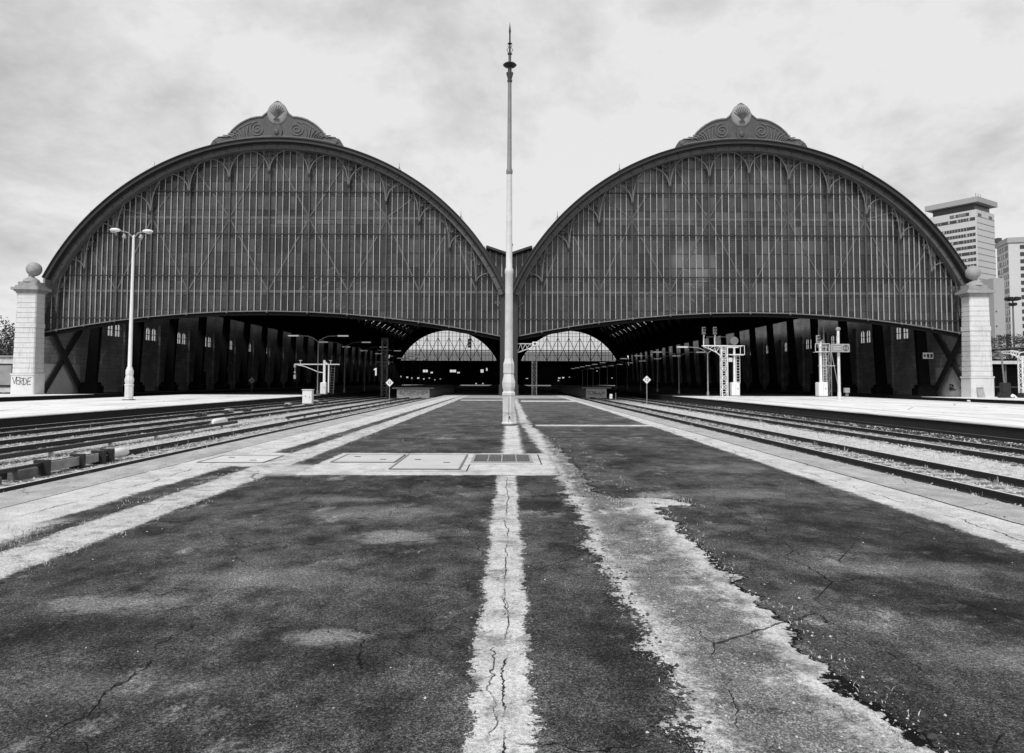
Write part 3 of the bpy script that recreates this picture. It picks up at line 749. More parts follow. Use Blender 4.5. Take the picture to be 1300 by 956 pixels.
    for i in range(41):
        f = i / 40; ao = R(20) + R(140) * f; ai = aI + (PI - 2 * aI) * f
        vs_ += [(cx + 27.6 * math.cos(ao), Yq, CZ + 27.6 * math.sin(ao)), (cx + rI * math.cos(ai), Yq, CZ + rI * math.sin(ai))]
    for i in range(40): fs.append((2 * i, 2 * i + 1, 2 * i + 3, 2 * i + 2))
    m_.add(vs_, fs); m_.build('end_plate', 'roof_in', t)
    m_ = MB(); m_.box(cx - 25.4, cx + 25.4, Yq - .3, Yq + .3, 0, zs); endw = m_.build('end_wall', 'roof_in', t)
    m_ = MB(); m_.add([(cx + rI * math.cos(aI + (PI - 2 * aI) * i / 40), Yq + .05, CZ + rI * math.sin(aI + (PI - 2 * aI) * i / 40)) for i in range(41)], [tuple(range(41))])
    endg = m_.build('end_glazing', 'clear', t)
    m_ = MB(); hw_ = math.sqrt(rI ** 2 - (14.2 - CZ) ** 2); hb_ = math.sqrt(rI ** 2 - (zs - CZ) ** 2); m_.add([(cx - hb_, Yq, zs), (cx + hb_, Yq, zs), (cx + hw_, Yq, 14.2), (cx - hw_, Yq, 14.2)], [(0, 1, 2, 3)]); m_.build('dim_lower_panes', 'winglass2', endg)
    m_ = MB()
    def top(x): return CZ + math.sqrt(max(0, rI ** 2 - (x - cx) ** 2))
    for i in range(-13, 14):
        x = cx + i * 1.55
        if top(x) > zs + .3: m_.beam((x, Yq - .1, zs), (x, Yq - .1, top(x)), .13 if i % 3 else .34)
    for z in (12.6, 14.6, 16.6, 18.6, 20.6, 22.0):
        hw = math.sqrt(max(0, rI ** 2 - (z - CZ) ** 2)); m_.beam((cx - hw, Yq - .1, z), (cx + hw, Yq - .1, z), .12 if z != 14.6 else .35, up=(0, 1, 0))
    for i in range(-3, 3):
        xa, xb_ = cx + i * 4.65, cx + (i + 1) * 4.65
        m_.beam((xa, Yq - .3, zs), (xb_, Yq - .3, min(top(xb_), 20)), .2); m_.beam((xb_, Yq - .32, zs), (xa, Yq - .32, min(top(xa), 20)), .2)
    m_.build('mullions', 'iron_in', endg)
    # a low dusty second strip below the half moon
    m_ = MB()
    for i in range(-7, 7): m_.box(cx + i * 2.6 + .2, cx + i * 2.6 + 2.3, Yq - .34, Yq - .31, 8.6, 9.9)
    # screen
    bxs = sorted({max(lo, min(hi, cs + s_ * o_)) for o_ in OFFS for s_ in (-1, 1)})
    rows = []
    z = 4.6
    while z < 28.2: rows.append(z); z += 1.585
    YS = 82.2
    for b in range(len(bxs) - 1):
        xa, xb_ = bxs[b], bxs[b + 1]
        if xb_ - xa < .3: continue
        nb = max(2, round((xb_ - xa) / .70)) if xb_ - xa < 2.6 else (6 if xb_ - xa > 3.8 else 6 if xb_ - xa > 3.2 else 5)
        pane = MB(); tones = []; bars = MB()
        for i in range(nb):
            u0 = xa + (xb_ - xa) * i / nb; u1 = xa + (xb_ - xa) * (i + 1) / nb
            if i > 0: bars.box(u0 - .031, u0 + .031, YS - .17, YS - .05, zb(u0), rim_z(u0, cx) + .12)
            zlo0, zlo1, zh0, zh1 = zb(u0), zb(u1), rim_z(u0, cx) + .2, rim_z(u1, cx) + .2
            cuts = [zlo0] + [r_ for r_ in rows if r_ > max(zlo0, zlo1) + .2 and r_ < min(zh0, zh1) - .2] + [None]
            for c_ in range(len(cuts) - 1):
                p0 = cuts[c_]; p1 = cuts[c_ + 1]
                z00, z01 = (zlo0, zlo1) if c_ == 0 else (p0, p0)
                z10, z11 = (zh0, zh1) if p1 is None else (p1, p1)
                tl = rnd.uniform(-.010, .010); tw = rnd.uniform(-.006, .006)
                pane.add([(u0, YS + tl + tw, z00), (u1, YS + tl - tw, z01), (u1, YS - tl - tw, z11), (u0, YS - tl + tw, z10)], [(0, 1, 2, 3)])
                tones.append(rnd.random())
        pane.tone = tones
        p = pane.build('glazing_bay', 'glass', t)
        bars.build('glazing_bars', 'bar', p)
        bb = MB(); bb.beam((xa, YS - .16, zb(xa)), (xb_, YS - .16, zb(xb_)), .10, .34); bb.build('sill', 'archpipe', p)
    # column mullions with pendants, spandrel scrollwork
    def pend(i): return DROP[min(i, 7)]
    cols_ = [(cs + s_ * OFFS[k], k) for k in range(8) for s_ in ((-1, 1) if k else (1,))]
    cols_ = sorted([c_ for c_ in cols_ if lo - .05 < c_[0] < hi + .05])
    pz = {}
    for x, k in cols_:
        zr = rim_z(x, cx); zp = zr - pend(k); pz[x] = zp
        m_ = MB(); m_.box(x - .06, x + .06, YS - .20, YS - .03, zb(x), zr + .1)
        post = m_.build('mullion_post', 'scroll', t)
        m_ = MB(); m_.lathe(x, YS - .55, [(.02, zp - .38), (.09, zp - .28), (.13, zp - .16), (.06, zp - .08), (.11, zp), (.07, zp + .08), (.05, zp + .3)], 8)
        m_.build('pendant', 'iron', post)
        m_ = MB(); m_.lathe(x, YS - .33, [(.02, zb(x) - .22), (.13, zb(x) - .12), (.15, zb(x)), (.08, zb(x) + .1)], 8); m_.build('foot_boss', 'archpipe', post)
        # scrollwork bracket
        m_ = MB(); yy = YS - .55
        m_.box(x - .05, x + .05, yy - .05, yy + .05, zp + .2, zr)
        for s_ in (-1, 1):
            zr_s = rim_z(x + s_ * .8, cx)
            for (dx_, dz_, rr_) in ((.42, .55, .30), (.24, 1.15, .19), (.80, .34, .17)):
                zc = min(zr, rim_z(x + s_ * dx_, cx)) - dz_ + .1
                pts = []
                for q_ in range(22):
                    a = PI / 2 + s_ * q_ / 21 * 3.4 * PI * -1; r_ = rr_ * (1 - .72 * q_ / 21)
                    pts.append((x + s_ * dx_ + r_ * math.cos(a), yy, zc + r_ * math.sin(a)))
                m_.tube(pts, .035, 5)
            m_.tube([(x, yy, zp + .2), (x + s_ * .22, yy, zp + 1.0), (x + s_ * .12, yy, zr - .5)], .03, 5)
        m_.build('scroll_bracket', 'scroll', post)
    for i in range(len(cols_) - 1):
        xa, xb_ = cols_[i][0], cols_[i + 1][0]; xm = (xa + xb_) / 2; zt = rim_z(xm, cx) - .10
        pts = []
        for q_ in range(25):
            a = PI * q_ / 24; xx = xm - (xb_ - xa) / 2 * math.cos(a) * .97
            z0_ = pz[xa] if q_ < 12 else pz[xb_]; zz_ = z0_ + (zt - z0_) * math.sin(a)
            if zz_ < rim_z(xx, cx) + .05: pts.append((xx, YS - .55, zz_))
        if len(pts) > 4:
            m_ = MB(); m_.tube(pts, .06, 6); m_.build('spandrel_arch', 'archpipe', t, True)
    # horizontal glazing rails and dim inner girders, braces
    m_ = MB()
    for z in (22.45, 17.75, 13.05, 8.35):
        hw = math.sqrt(max(0.1, 26.7 ** 2 - (z - CZ) ** 2)) if z > 12 else 99
        x0_, x1_ = max(lo, cx - hw), min(hi, cx + hw)
        if z == 8.35:
            d_ = math.sqrt((9.17 - z) / .0041); m_.box(lo, cs - d_, YS - .22, YS - .12, z - .05, z + .05); m_.box(cs + d_, hi, YS - .22, YS - .12, z - .05, z + .05)
        else: m_.box(x0_, x1_, YS - .215, YS - .115, z - .045, z + .045)
    m_.build('glazing_rail', 'rail_dark', t)
    m_ = MB()
    for z in rows:
        hw = math.sqrt(max(0.1, 26.9 ** 2 - (z - CZ) ** 2)) if z > 12 else 99
        x0_, x1_ = max(lo, cx - hw), min(hi, cx + hw)
        if z < 9.3:
            continue
        m_.box(x0_, x1_, YS - .05, YS - .02, z - .02, z + .02)
    m_.build('pane_joints', 'joint', t)
    m_ = MB()
    for z, hh in ((19.55, .15), (11.35, .14)):
        hw = math.sqrt(max(0.1, 26.9 ** 2 - (z - CZ) ** 2)) if z > 12 else 99
        x0_, x1_ = max(lo, cx - hw), min(hi, cx + hw)
        m_.box(x0_, x1_, YS - .045, YS - .03, z - hh, z + hh)
    m_.build('wind_girder', 'brace', t)
    m_ = MB(); nodes_hi = [OFFS[1], OFFS[3], OFFS[5]]; nodes_lo = [0, OFFS[2], OFFS[4], OFFS[6]]
    for s_ in (-1, 1):
        for ih, nh in enumerate(nodes_hi):
            xh = cs + s_ * nh
            for nl in (nodes_lo[ih], nodes_lo[ih + 1]):
                xl = cs + s_ * nl; yy = YS - (.055 if nl < nh else .065)
                if xl < lo or xl > hi: continue
                zh = min(19.5, rim_z(xh, cx) - .3)
                if zh > 12.5: m_.beam((xh, yy, zh), (xl, yy, 11.4), .17, .02)
                if nh < 18 and nl < 18:
                    zt_ = rim_z(xl * .9 + xh * .1, cx)
                    if zt_ > 20: m_.beam((xh, yy, 19.6), (xl * .92 + xh * .08, yy, zt_ - .3), .16, .02)
    m_.build('wind_brace', 'brace', t)
    # fascia under the screen
    m_ = MB(); N = 40
    for i in range(N):
        u0 = lo + (hi - lo) * i / N; u1 = lo + (hi - lo) * (i + 1) / N
        m_.beam((u0, YS + .05, zb(u0) - .27), (u1, YS + .05, zb(u1) - .27), .36, .3)
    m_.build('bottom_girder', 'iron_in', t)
    # X bracing of the first bay
    m_ = MB(); xw = sgn * 50.6
    m_.beam((xw, 81.9, .3), (xw, 88.6, 7.6), .62, .22, up=(1, 0, 0)); m_.beam((xw - sgn * .26, 81.9, 7.6), (xw - sgn * .26, 88.4, .5), .62, .22, up=(1, 0, 0)); m_.build('cross_brace', 'iron', t)
    # crest
    m_ = MB()
    half = [(7.3, 26.75), (7.25, 27.3), (7.0, 27.75), (6.5, 28.12), (6.17, 28.2), (5.8, 28.15), (5.5, 28.2), (4.92, 29.0), (4.4, 29.5), (3.93, 29.85), (3.3, 30.2), (2.8, 30.38), (2.2, 30.5), (1.68, 30.53), (1.18, 30.95), (.95, 31.35), (.69, 31.75), (.35, 32.08), (0.0, 32.25)]
    outl = [(cx - a, b) for a, b in half] + [(cx + a, b) for a, b in reversed(half[:-1])]
    btm = [(cx + 7.17 - 14.34 * i / 12, CZ + math.sqrt(27.4 ** 2 - (7.17 - 14.34 * i / 12) ** 2)) for i in range(1, 12)]
    m_.prism(outl + btm, 80.75, 81.25); cr = m_.build('crest', 'crest', t)
    m_ = MB()
    for s_ in (-1, 1): m_.tube([(cx + s_ * a, 80.72, b - .12) for a, b in half[6:15]], .10, 6)
    for s_ in (-1, 1): m_.tube([(cx + s_ * a, 80.72, b - .62) for a, b in half[7:13]], .05, 6)
    m_.tube([(cx + d_, 80.7, CZ + math.sqrt(27.85 ** 2 - d_ * d_)) for d_ in [x * .5 for x in range(-13, 14)]], .09, 6)
    m_.build('crest_moulding', 'crest_light', cr, True)
    m_ = MB(); m_.sphere((cx, 80.75, 30.80), 1.0, 20, 12, 1.12, .28, 1.28)
    sh = m_.build('shell', 'shell', t, True)
    m_ = MB()
    for i in range(-4, 5):
        a = PI / 2 + i * .27
        m_.tube([(cx + .08 * i, 80.44, 30.0), (cx + .55 * math.cos(a), 80.43, 30.45 + .7 * math.sin(a)), (cx + .92 * math.cos(a), 80.55, 30.55 + 1.15 * math.sin(a))], .045, 5)
    m_.build('shell_ribs', 'crest', sh)
    for s_ in (-1, 1):
        for (xo_, zo_, r0_) in ((2.15, 29.05, .85), (6.25, 27.75, .40)):
            m_ = MB(); pts = []
            for q_ in range(34):
                a = PI / 2 - s_ * (q_ / 33 * 4.2 * PI); r_ = r0_ * (1 - .85 * q_ / 33); pts.append((cx + s_ * xo_ + r_ * math.cos(a), 80.70, zo_ + r_ * math.sin(a)))
            m_.tube(pts, .05, 6); m_.build('volute', 'crest_light', cr, True)
        m_ = MB()
        for i in range(7):
            f = i / 6; m_.tube([(cx + s_ * (3.2 + .25 * i), 80.70, 28.0 + .0 * i), (cx + s_ * (3.25 + .30 * i), 80.66, 28.55 - .05 * i), (cx + s_ * (3.15 + .55 * i), 80.70, 29.45 - .22 * i)], .06, 5)
        m_.build('feather_relief', 'crest_light', cr, True)
    m_ = MB(); m_.prism([(cx - .45, 27.8), (cx + .45, 27.8), (cx + .6, 28.9), (cx + .35, 29.5), (cx - .35, 29.5), (cx - .6, 28.9)], 80.6, 80.9)
    m_.sphere((cx, 80.6, 28.7), .3, 10, 8, 1, .5, 1.2); m_.build('keystone', 'crest', cr)
    for s_ in (-1, 1):
        m_ = MB(); m_.sphere((cx + s_ * 6.35, 80.9, 27.72), .5, 14, 8, 1.25, .5, .85); m_.build('end_scroll', 'crest', cr, True)
    # little lightning spikes on the roof edge
    for dxp in (-20.2, -13.4, 13.4, 20.2):
        x = cx + dxp; zt_ = CZ + math.sqrt(27.6 ** 2 - dxp ** 2)
        m_ = MB(); m_.tube([(x, 81, zt_ - .1), (x, 81, zt_ + .95)], [.05, .015], 5); m_.tube([(x - .22, 81, zt_ + .05), (x, 81, zt_ + .5), (x + .22, 81, zt_ + .05)], .025, 4); m_.build('roof_spike', 'finial', t)
    return t
nave(-1, 'west'); nave(1, 'east')

# valley between the naves
t = thing('valley_infill', 'small glazed infill and twin columns between the two arches, behind the mast', 'valley roof', (0, YF, 0))
m_ = MB()
for s_ in (-1, 1): m_.beam((s_ * 2.5, 81.5, 16.22), (0, 81.5, 15.38), .24, 1.4)
m_.build('roof_edge', 'rim_lip', t)
m_ = MB()
for s_ in (-1, 1): m_.add([(s_ * 2.8, 82.2, 16.3), (0, 82.2, 15.35), (0, 318, 15.35), (s_ * 2.8, 318, 16.3)], [(0, 1, 2, 3)])
m_.build('roof', 'roof_in', t)
m_ = MB()
m_.add([(-2.6, 82.0, 16.1), (-.45, 82.0, 11.4), (.45, 82.0, 11.4), (2.6, 82.0, 16.1), (0, 82.0, 15.2)], [(0, 1, 2, 3, 4)]); m_.tone = [.5]
pn = m_.build('infill_pane', 'glass', t)
m_ = MB()
for x in (-2.1, -1.45, -.8, .8, 1.45, 2.1): m_.box(x - .04, x + .04, 81.85, 81.97, 11.4 + (abs(x) - .45) * 2.25, 15.2 + abs(x) * .33)
for s_ in (-1, 1): m_.beam((s_ * 2.75, 81.9, 16.4), (s_ * .5, 81.9, 11.5), .10, .1)
m_.build('glazing_bars', 'bar', pn)
for k in range(24):
    Y = 81.6 if k == 0 else 78 + 10 * k
    for s_ in ((-1, 1) if k == 0 else (0,)):
        m_ = MB(); w_ = .33 if k == 0 else .8; x = s_ * .62
        m_.box(x - w_, x + w_, Y - .3, Y + .3, 1.2, 11.4); m_.cbox(x - w_ - .12, x + w_ + .12, Y - .42, Y + .42, 0, 1.2, .05)
        m_.cbox(x - w_ - .1, x + w_ + .1, Y - .4, Y + .4, 11.4, 12.2, .05)
        m_.build('column', 'iron' if k == 0 else 'iron_in', t)
m_ = MB(); m_.lathe(.3, 81.2, [(.05, 15.9), (.06, 16.3), (.14, 16.45), (.02, 16.7)], 8); m_.build('finial', 'finial', t)

# outer side walls with pairs of arched windows
def side_wall(sgn):
    side = 'left' if sgn < 0 else 'right'
    x0, x1 = sgn * 51.0, sgn * 51.22; a, b = min(x0, x1), max(x0, x1)
    t = thing('side_wall', 'long sooty stone side wall with paired arched windows, %s side' % side, 'wall', (x0, 82, 0), 'side walls of the train sheds')
    m_ = MB()
    spans = []
    for k in range(23):
        for off in (1.2, 2.95): spans.append((83 + 10 * k + off + 1, 83 + 10 * k + off + 2.45))
    spans = [(s0, s1) for s0, s1 in spans if s0 > 90]
    zw0, zw1 = 7.2, 8.75
    m_.box(a, b, 82, 318, 0, zw0); m_.box(a, b, 82, 318, zw1 + .35, 12.7)
    cur = 82
    for s0, s1 in spans:
        m_.box(a, b, cur, s0, zw0, zw1 + .35)
        # arched head
        n = 8; pts = [(s0 + (s1 - s0) * i / n, zw1 - .1 + .45 * math.sin(PI * i / n)) for i in range(n + 1)]
        for i in range(n):
            p, q = pts[i], pts[i + 1]
            m_.add([(a, p[0], p[1]), (a, q[0], q[1]), (b, q[0], q[1]), (b, p[0], p[1]), (a, p[0], zw1 + .35), (a, q[0], zw1 + .35), (b, q[0], zw1 + .35), (b, p[0], zw1 + .35)],
                   [(0, 3, 2, 1), (4, 5, 6, 7), (0, 1, 5, 4), (1, 2, 6, 5), (2, 3, 7, 6), (3, 0, 4, 7)])
        cur = s1
    m_.box(a, b, cur, 318, zw0, zw1 + .35)
    m_.build('masonry', 'wall', t)
    xm = (a + b) / 2
    for i, (s0, s1) in enumerate(spans):
        m_ = MB(); m_.add([(xm, s0, zw0), (xm, s1, zw0), (xm, s1, zw1 + .3), (xm, s0, zw1 + .3)], [(0, 1, 2, 3)]); wdo = m_.build('window', 'winglass', t)
        m_ = MB(); ym = (s0 + s1) / 2; m_.box(xm - .05, xm + .05, ym - .04, ym + .04, zw0, zw1 + .3); m_.box(xm - .045, xm + .045, s0, s1, zw0 + .75, zw0 + .82)
        m_.box(xm - .06, xm + .06, s0, s0 + .06, zw0, zw1 + .2); m_.box(xm - .06, xm + .06, s1 - .06, s1, zw0, zw1 + .2); m_.build('frame', 'iron', wdo)
    # first bay : smooth dado, blind arch, string course
    m_ = MB(); xi = x0 - sgn * .04; m_.box(min(x0, xi), max(x0, xi), 82.3, 89.2, 0, 3.3); m_.build('dado', 'wallpanel', t)
    m_ = MB(); xi = x0 - sgn * .10; m_.box(min(x0, xi), max(x0, xi), 89.3, 318, 0, .6); xi = x0 - sgn * .14; m_.box(min(x0, xi), max(x0, xi), 82.3, 318, 6.4, 6.65); m_.build('string_course', 'wall', t)
    for k in range(1, 10):
        Y = 88 + 10 * k
        m_ = MB(); xi = x0 - sgn * .35; m_.box(min(x0, xi), max(x0, xi), Y + .8, Y + 1.9, 0, 9.4); m_.build('pilaster', 'wall', t)
    for k, h_ in ((1, 2.6), (2, 2.9), (3, 2.2)):
        m_ = MB(); xi = x0 - sgn * .025; m_.box(min(x0, xi), max(x0, xi), 83 + 10 * k + 2.0, 83 + 10 * k + 4.6, .62, h_); m_.build('rendered_patch', 'wallpanel2', t)
    for k in range(0, 8):
        m_ = MB(); yc = 83 + 10 * k + 2.9; pts = [(x0 - sgn * .05, yc + 2.2 * math.cos(PI * i / 12), 3.4 + 2.0 * math.sin(PI * i / 12)) for i in range(13)]
        m_.tube(pts, .10, 6); m_.build('blind_arch', 'wall', t)
    for k in (4, 5, 6):
        Y = 83.5 + 10 * k + 1.2; m_ = MB(); xi = x0 - sgn * .03; m_.box(min(x0, xi), max(x0, xi), Y, Y + 1.7, 0, 3.0); m_.build('door', 'black', t)
    return t
wl = side_wall(-1); wr = side_wall(1)

# strokes for lettering
GL = {'V': [[(0, 1), (.35, 0), (.7, 1)]], 'E': [[(.6, 1), (0, 1), (0, 0), (.6, 0)], [(0, .5), (.5, .5)]], 'R': [[(0, 0), (0, 1), (.5, .95), (.55, .65), (0, .5), (.6, 0)]],
      'D': [[(0, 0), (0, 1), (.45, .8), (.6, .45), (.4, .1), (0, 0)]], '1': [[(0, .75), (.25, 1), (.25, 0)]], '2': [[(0, .8), (.15, 1), (.45, 1), (.6, .78), (.5, .5), (0, 0), (.6, 0)]],
      '0': [[(.3, 1), (.05, .75), (.05, .25), (.3, 0), (.55, .25), (.55, .75), (.3, 1)]]}
def write(mb, text, x, z, y, h, gap, r):
    for k_, ch in enumerate(text):
        z0_ = z; z = z0_ + (.035 * math.sin(k_ * 2.3 + 1) if len(text) > 3 else 0)
        for st in GL[ch]: mb.tube([(x + a * h + b * h * (.10 * math.sin(k_ * 1.7) if len(text) > 3 else 0), y, z + b * h) for a, b in st], r, 5)
        x += gap; z = z0_

# gate piers
def pier(sgn):
    cx = -51.38 if sgn < 0 else 50.36; Y0, Y1 = 79.4, 81.1
    side = 'left' if sgn < 0 else 'right'
    t = thing('gate_pier', 'tall whitewashed rusticated pier with ball finial, %s end of the facade%s' % (side, ', graffiti on its plinth' if sgn < 0 else ''), 'pier', (cx, Y0, 0), 'gate piers')
    def octo(h, g_=0.0, c=.10):
        y0 = Y0 - g_; y1 = Y1 + g_
        return [(cx - h + c, y0), (cx + h - c, y0), (cx + h, y0 + c), (cx + h, y1), (cx - h, y1), (cx - h, y0 + c)]
    m_ = MB(); m_.poly_v(octo(1.24, .07), 0, 2.05); m_.poly_v(octo(1.30, .13), 2.05, 2.22); m_.build('plinth', 'pier', t)
    m_ = MB(); z = 2.22; tk = .535; k = 0
    while z < 10.2:
        w_ = 1.17 - .008 * k; ex = .05 if k == 9 else 0
        m_.poly_v(octo(w_ + ex, ex - .008 * k), z + .05, z + tk); m_.poly_v(octo(w_ - .06, -.06 - .008 * k), z, z + .05); z += tk; k += 1
    m_.poly_v(octo(1.06, -.1), z, 10.75); m_.build('shaft', 'pier', t)
    m_ = MB(); m_.poly_v(octo(1.13, 0), 10.75, 10.95); m_.poly_v(octo(1.28, .12), 10.95, 11.12); m_.poly_v(octo(1.50, .34), 11.12, 11.40)
    m_.poly_v(octo(1.22, .05), 11.40, 11.62); m_.poly_v(octo(1.02, -.12), 11.62, 12.0); m_.build('cornice', 'stonecap', t)
    cyb = (Y0 + Y1) / 2
    m_ = MB(); m_.lathe(cx, cyb, [(.85, 12.0), (.78, 12.22), (.55, 12.4), (.38, 12.5), (.26, 12.62), (.33, 12.74), (.2, 12.82)], 16)
    m_.build('finial_base', 'stonecap', t, True)
    m_ = MB(); m_.sphere((cx + (.25 if sgn < 0 else -.2), cyb, 13.42), .77, 22, 14); m_.build('ball_finial', 'stonecap', t, True)
    if sgn < 0:
        m_ = MB(); write(m_, 'VERDE', cx - 1.0, 1.05, Y0 - .08, .72, .5, .035); 
        for i in range(len(m_.v)): x, y, z = m_.v[i]; m_.v[i] = (cx - 1.0 + (x - cx + 1.0) * .80, y, z + .06 * math.sin(x * 3))
        m_.build('graffiti', 'black', t)
    return t
pier(-1); pier(1)
t = thing('leaning_board', 'grey board leaning against the foot of the right pier', 'board', (49.6, 79.1, 0))
m_ = MB(); m_.add([(49.6, 78.9, 0), (50.3, 78.9, 0), (50.3, 79.25, 1.0), (49.6, 79.25, 1.0), (49.6, 78.95, 0), (50.3, 78.95, 0), (50.3, 79.3, 1.0), (49.6, 79.3, 1.0)], [(0, 1, 2, 3), (4, 7, 6, 5), (0, 4, 5, 1), (1, 5, 6, 2), (2, 6, 7, 3), (3, 7, 4, 0)]); m_.build('panel', 'stonecap', t)
m_ = MB(); m_.beam((49.6, 79.24, 1.0), (50.3, 79.24, 1.0), .06, .06); m_.build('rail', 'midgrey', t)
t = thing('wall_sign', 'small white sign with dark squares on the right wall, left of the cross brace', 'sign', (48.0, 86.5, 4.2))
m_ = MB(); m_.box(47.9, 49.1, 86.3, 86.36, 4.3, 5.0); m_.build('panel', 'sign', t)
m_ = MB(); m_.box(48.35, 48.62, 86.28, 86.3, 4.42, 4.85); m_.box(48.75, 49.0, 86.28, 86.3, 4.42, 4.85); m_.box(48.0, 48.2, 86.28, 86.3, 4.5, 4.8); m_.build('squares', 'black', t)
m_ = MB(); m_.beam((49.1, 86.34, 4.9), (51.0, 86.34, 4.9), .06); m_.build('bracket', 'iron', t)
m_ = MB(); rg = random.Random(3)
for k in range(2):
    cy = 83.6 + k * 2.2; pts = [(50.94, cy + rg.uniform(-.8, .8), 1.0 + rg.uniform(-.4, .4)) for _ in range(14)]; m_.tube(pts, .05, 4)
m_.build('scribble', 'black', wr)

# ------------------------------------------------------------------ masts and lamps
def mast_base(cx, cy, k=1.0):
    """square-sided cast base seen on all three ornamental posts: profile in (half width, z)"""
    return [(.26, 0), (.26, .10), (.225, .12), (.225, 1.02), (.245, 1.06), (.245, 1.14), (.20, 1.2), (.235, 1.34), (.245, 1.5), (.20, 1.72), (.185, 1.80), (.205, 1.84), (.205, 2.16), (.165, 2.28), (.14, 2.42)]
t = thing('tall_mast', 'tall slender ornamental mast standing in the middle of the central platform', 'mast', (0, 26.45, 0))
m_ = MB(); m_.lathe(0, 26.45, mast_base(0, 0), 8, PI / 8); base = m_.build('pedestal', 'offwhite', t)
m_ = MB(); m_.lathe(0, 26.45, [(.30, .004), (.30, .05)], 8, PI / 8); m_.build('foot_plate', 'finial', base)
m_ = MB(); m_.box(.02, .05, 26.195, 26.235, .25, .33); m_.build('bolt', 'black', base)
m_ = MB(); m_.box(-.21, .21, 26.205, 26.215, .44, .455); m_.box(-.005, .005, 26.205, 26.216, .12, 1.0); m_.build('panel_joint', 'midgrey', base)
m_ = MB(); m_.lathe(0, 26.45, [(.145, 2.4), (.135, 5.35), (.15, 5.4), (.15, 5.5), (.115, 5.6), (.092, 9.0)], 16); m_.build('lower_shaft', 'offwhite', t, True)
m_ = MB(); m_.lathe(0, 26.45, [(.10, 8.95), (.115, 9.0), (.115, 9.1), (.082, 9.18), (.066, 12.35)], 14); m_.build('upper_shaft', 'mastgrey', t, True)
m_ = MB(); m_.lathe(0, 26.45, [(.07, 12.3), (.09, 12.34), (.09, 12.4), (.07, 12.42), (.12, 12.6), (.13, 12.66), (.07, 12.7), (.07, 13.0), (.05, 13.05), (.05, 13.32), (.09, 13.36), (.06, 13.40)], 14); m_.build('capital', 'finial', t, True)
m_ = MB(); m_.lathe(0, 26.45, [(.05, 12.86), (.2, 12.90), (.25, 12.95), (.2, 13.0), (.05, 13.04)], 20); m_.build('disc', 'black', t, True)
m_ = MB(); m_.lathe(0, 26.45, [(.02, 13.38), (.035, 13.45), (.03, 13.7), (.09, 13.74), (.03, 13.78), (.028, 14.1), (.04, 14.2), (.012, 14.45), (.002, 14.55)], 10); m_.build('finial', 'black', t, True)
m_ = MB()
for s_ in (-1, 1): m_.tube([(s_ * .06, 26.45, 13.42), (s_ * .11, 26.45, 13.52), (s_ * .04, 26.45, 13.6), (s_ * .08, 26.45, 13.68)], .012, 5)
m_.build('scroll', 'finial', t)

LX, LY = -29.3, 58.0
t = thing('street_lamp', 'white double-headed street lamp on the left platform', 'lamp', (LX, LY, 0))
m_ = MB(); m_.lathe(LX, LY, [(r_ * 1.35, z_ * 1.06) for r_, z_ in mast_base(0, 0)], 8, PI / 8); bs_ = m_.build('pedestal', 'offwhite', t)
m_ = MB(); m_.box(LX - .35, LX + .35, LY - .35, LY + .35, .003, .06); m_.build('foot_plate', 'black', bs_)
m_ = MB(); m_.lathe(LX, LY, [(.15, 2.5), (.14, 4.6), (.115, 8.0), (.09, 12.6), (.10, 12.75), (.02, 12.85)], 14); m_.build('pole', 'white', t, True)
for s_, dy_ in ((-1, -.45), (1, -.1)):
    m_ = MB(); m_.tube([(LX, LY, 12.6), (LX + s_ * .35, LY + dy_ * .4, 13.0), (LX + s_ * .8, LY + dy_, 13.1)], [.05, .045, .04], 8); arm = m_.build('arm', 'galv', t, True)
    m_ = MB(); m_.sphere((LX + s_ * 1.15, LY + dy_ * 1.3, 13.12), .24, 14, 8, 1.75, 1.2, .62); m_.build('lamp_head', 'white', t, True)
    m_ = MB(); m_.sphere((LX + s_ * 1.25, LY + dy_ * 1.3, 12.98), .18, 12, 6, 1.3, .9, .5); m_.build('lamp_glass', 'lensglass', t, True)
    m_ = MB(); m_.lathe(LX + s_ * .6, LY + dy_ * .6, [(.05, 12.5), (.16, 12.6), (.14, 12.75), (.04, 12.9)], 10); m_.build('lower_lamp', 'galv', t, True)

# double-armed platform lamps under the roofs
def shed_lamp(x, Y, zh, lit, label):
    t = thing('platform_lamp', label, 'lamp', (x, Y, 0), 'double-armed lamps along the %s platform' % ('left' if x < 0 else 'right'))
    m_ = MB(); m_.lathe(x, Y, [(.14, 0), (.13, .4), (.075, .5), (.06, zh - .7)], 10); m_.build('pole', 'galv' if not lit else 'midgrey', t, True)
    for s_ in (-1, 1):
        m_ = MB(); m_.tube([(x, Y, zh - .72), (x + s_ * .5, Y, zh - .3), (x + s_ * 1.1, Y, zh - .05), (x + s_ * 2.2, Y, zh)], .045, 6); m_.build('arm', 'galv' if not lit else 'midgrey', t, True)
        m_ = MB(); m_.cbox(x + s_ * 2.85 - .65, x + s_ * 2.85 + .65, Y - .14, Y + .14, zh - .07, zh + .09, .03); h_ = m_.build('lamp_head', 'galv', t)
        m_ = MB(); m_.box(x + s_ * 2.85 - .6, x + s_ * 2.85 + .6, Y - .145, Y - .141, zh - .055, zh + .05); m_.box(x + s_ * 2.85 - .6, x + s_ * 2.85 + .6, Y - .11, Y + .11, zh - .085, zh - .072)
        m_.build('diffuser', 'tube_lit', h_)
    return t
ORD = ['nearest', 'second', 'third', 'fourth', 'fifth', 'sixth', 'seventh', 'eighth', 'ninth', 'tenth', 'eleventh', 'twelfth']
l0 = shed_lamp(22.35, 84.0, 5.45, False, 'nearest double-armed lamp on the right platform, beside the twin signal heads')
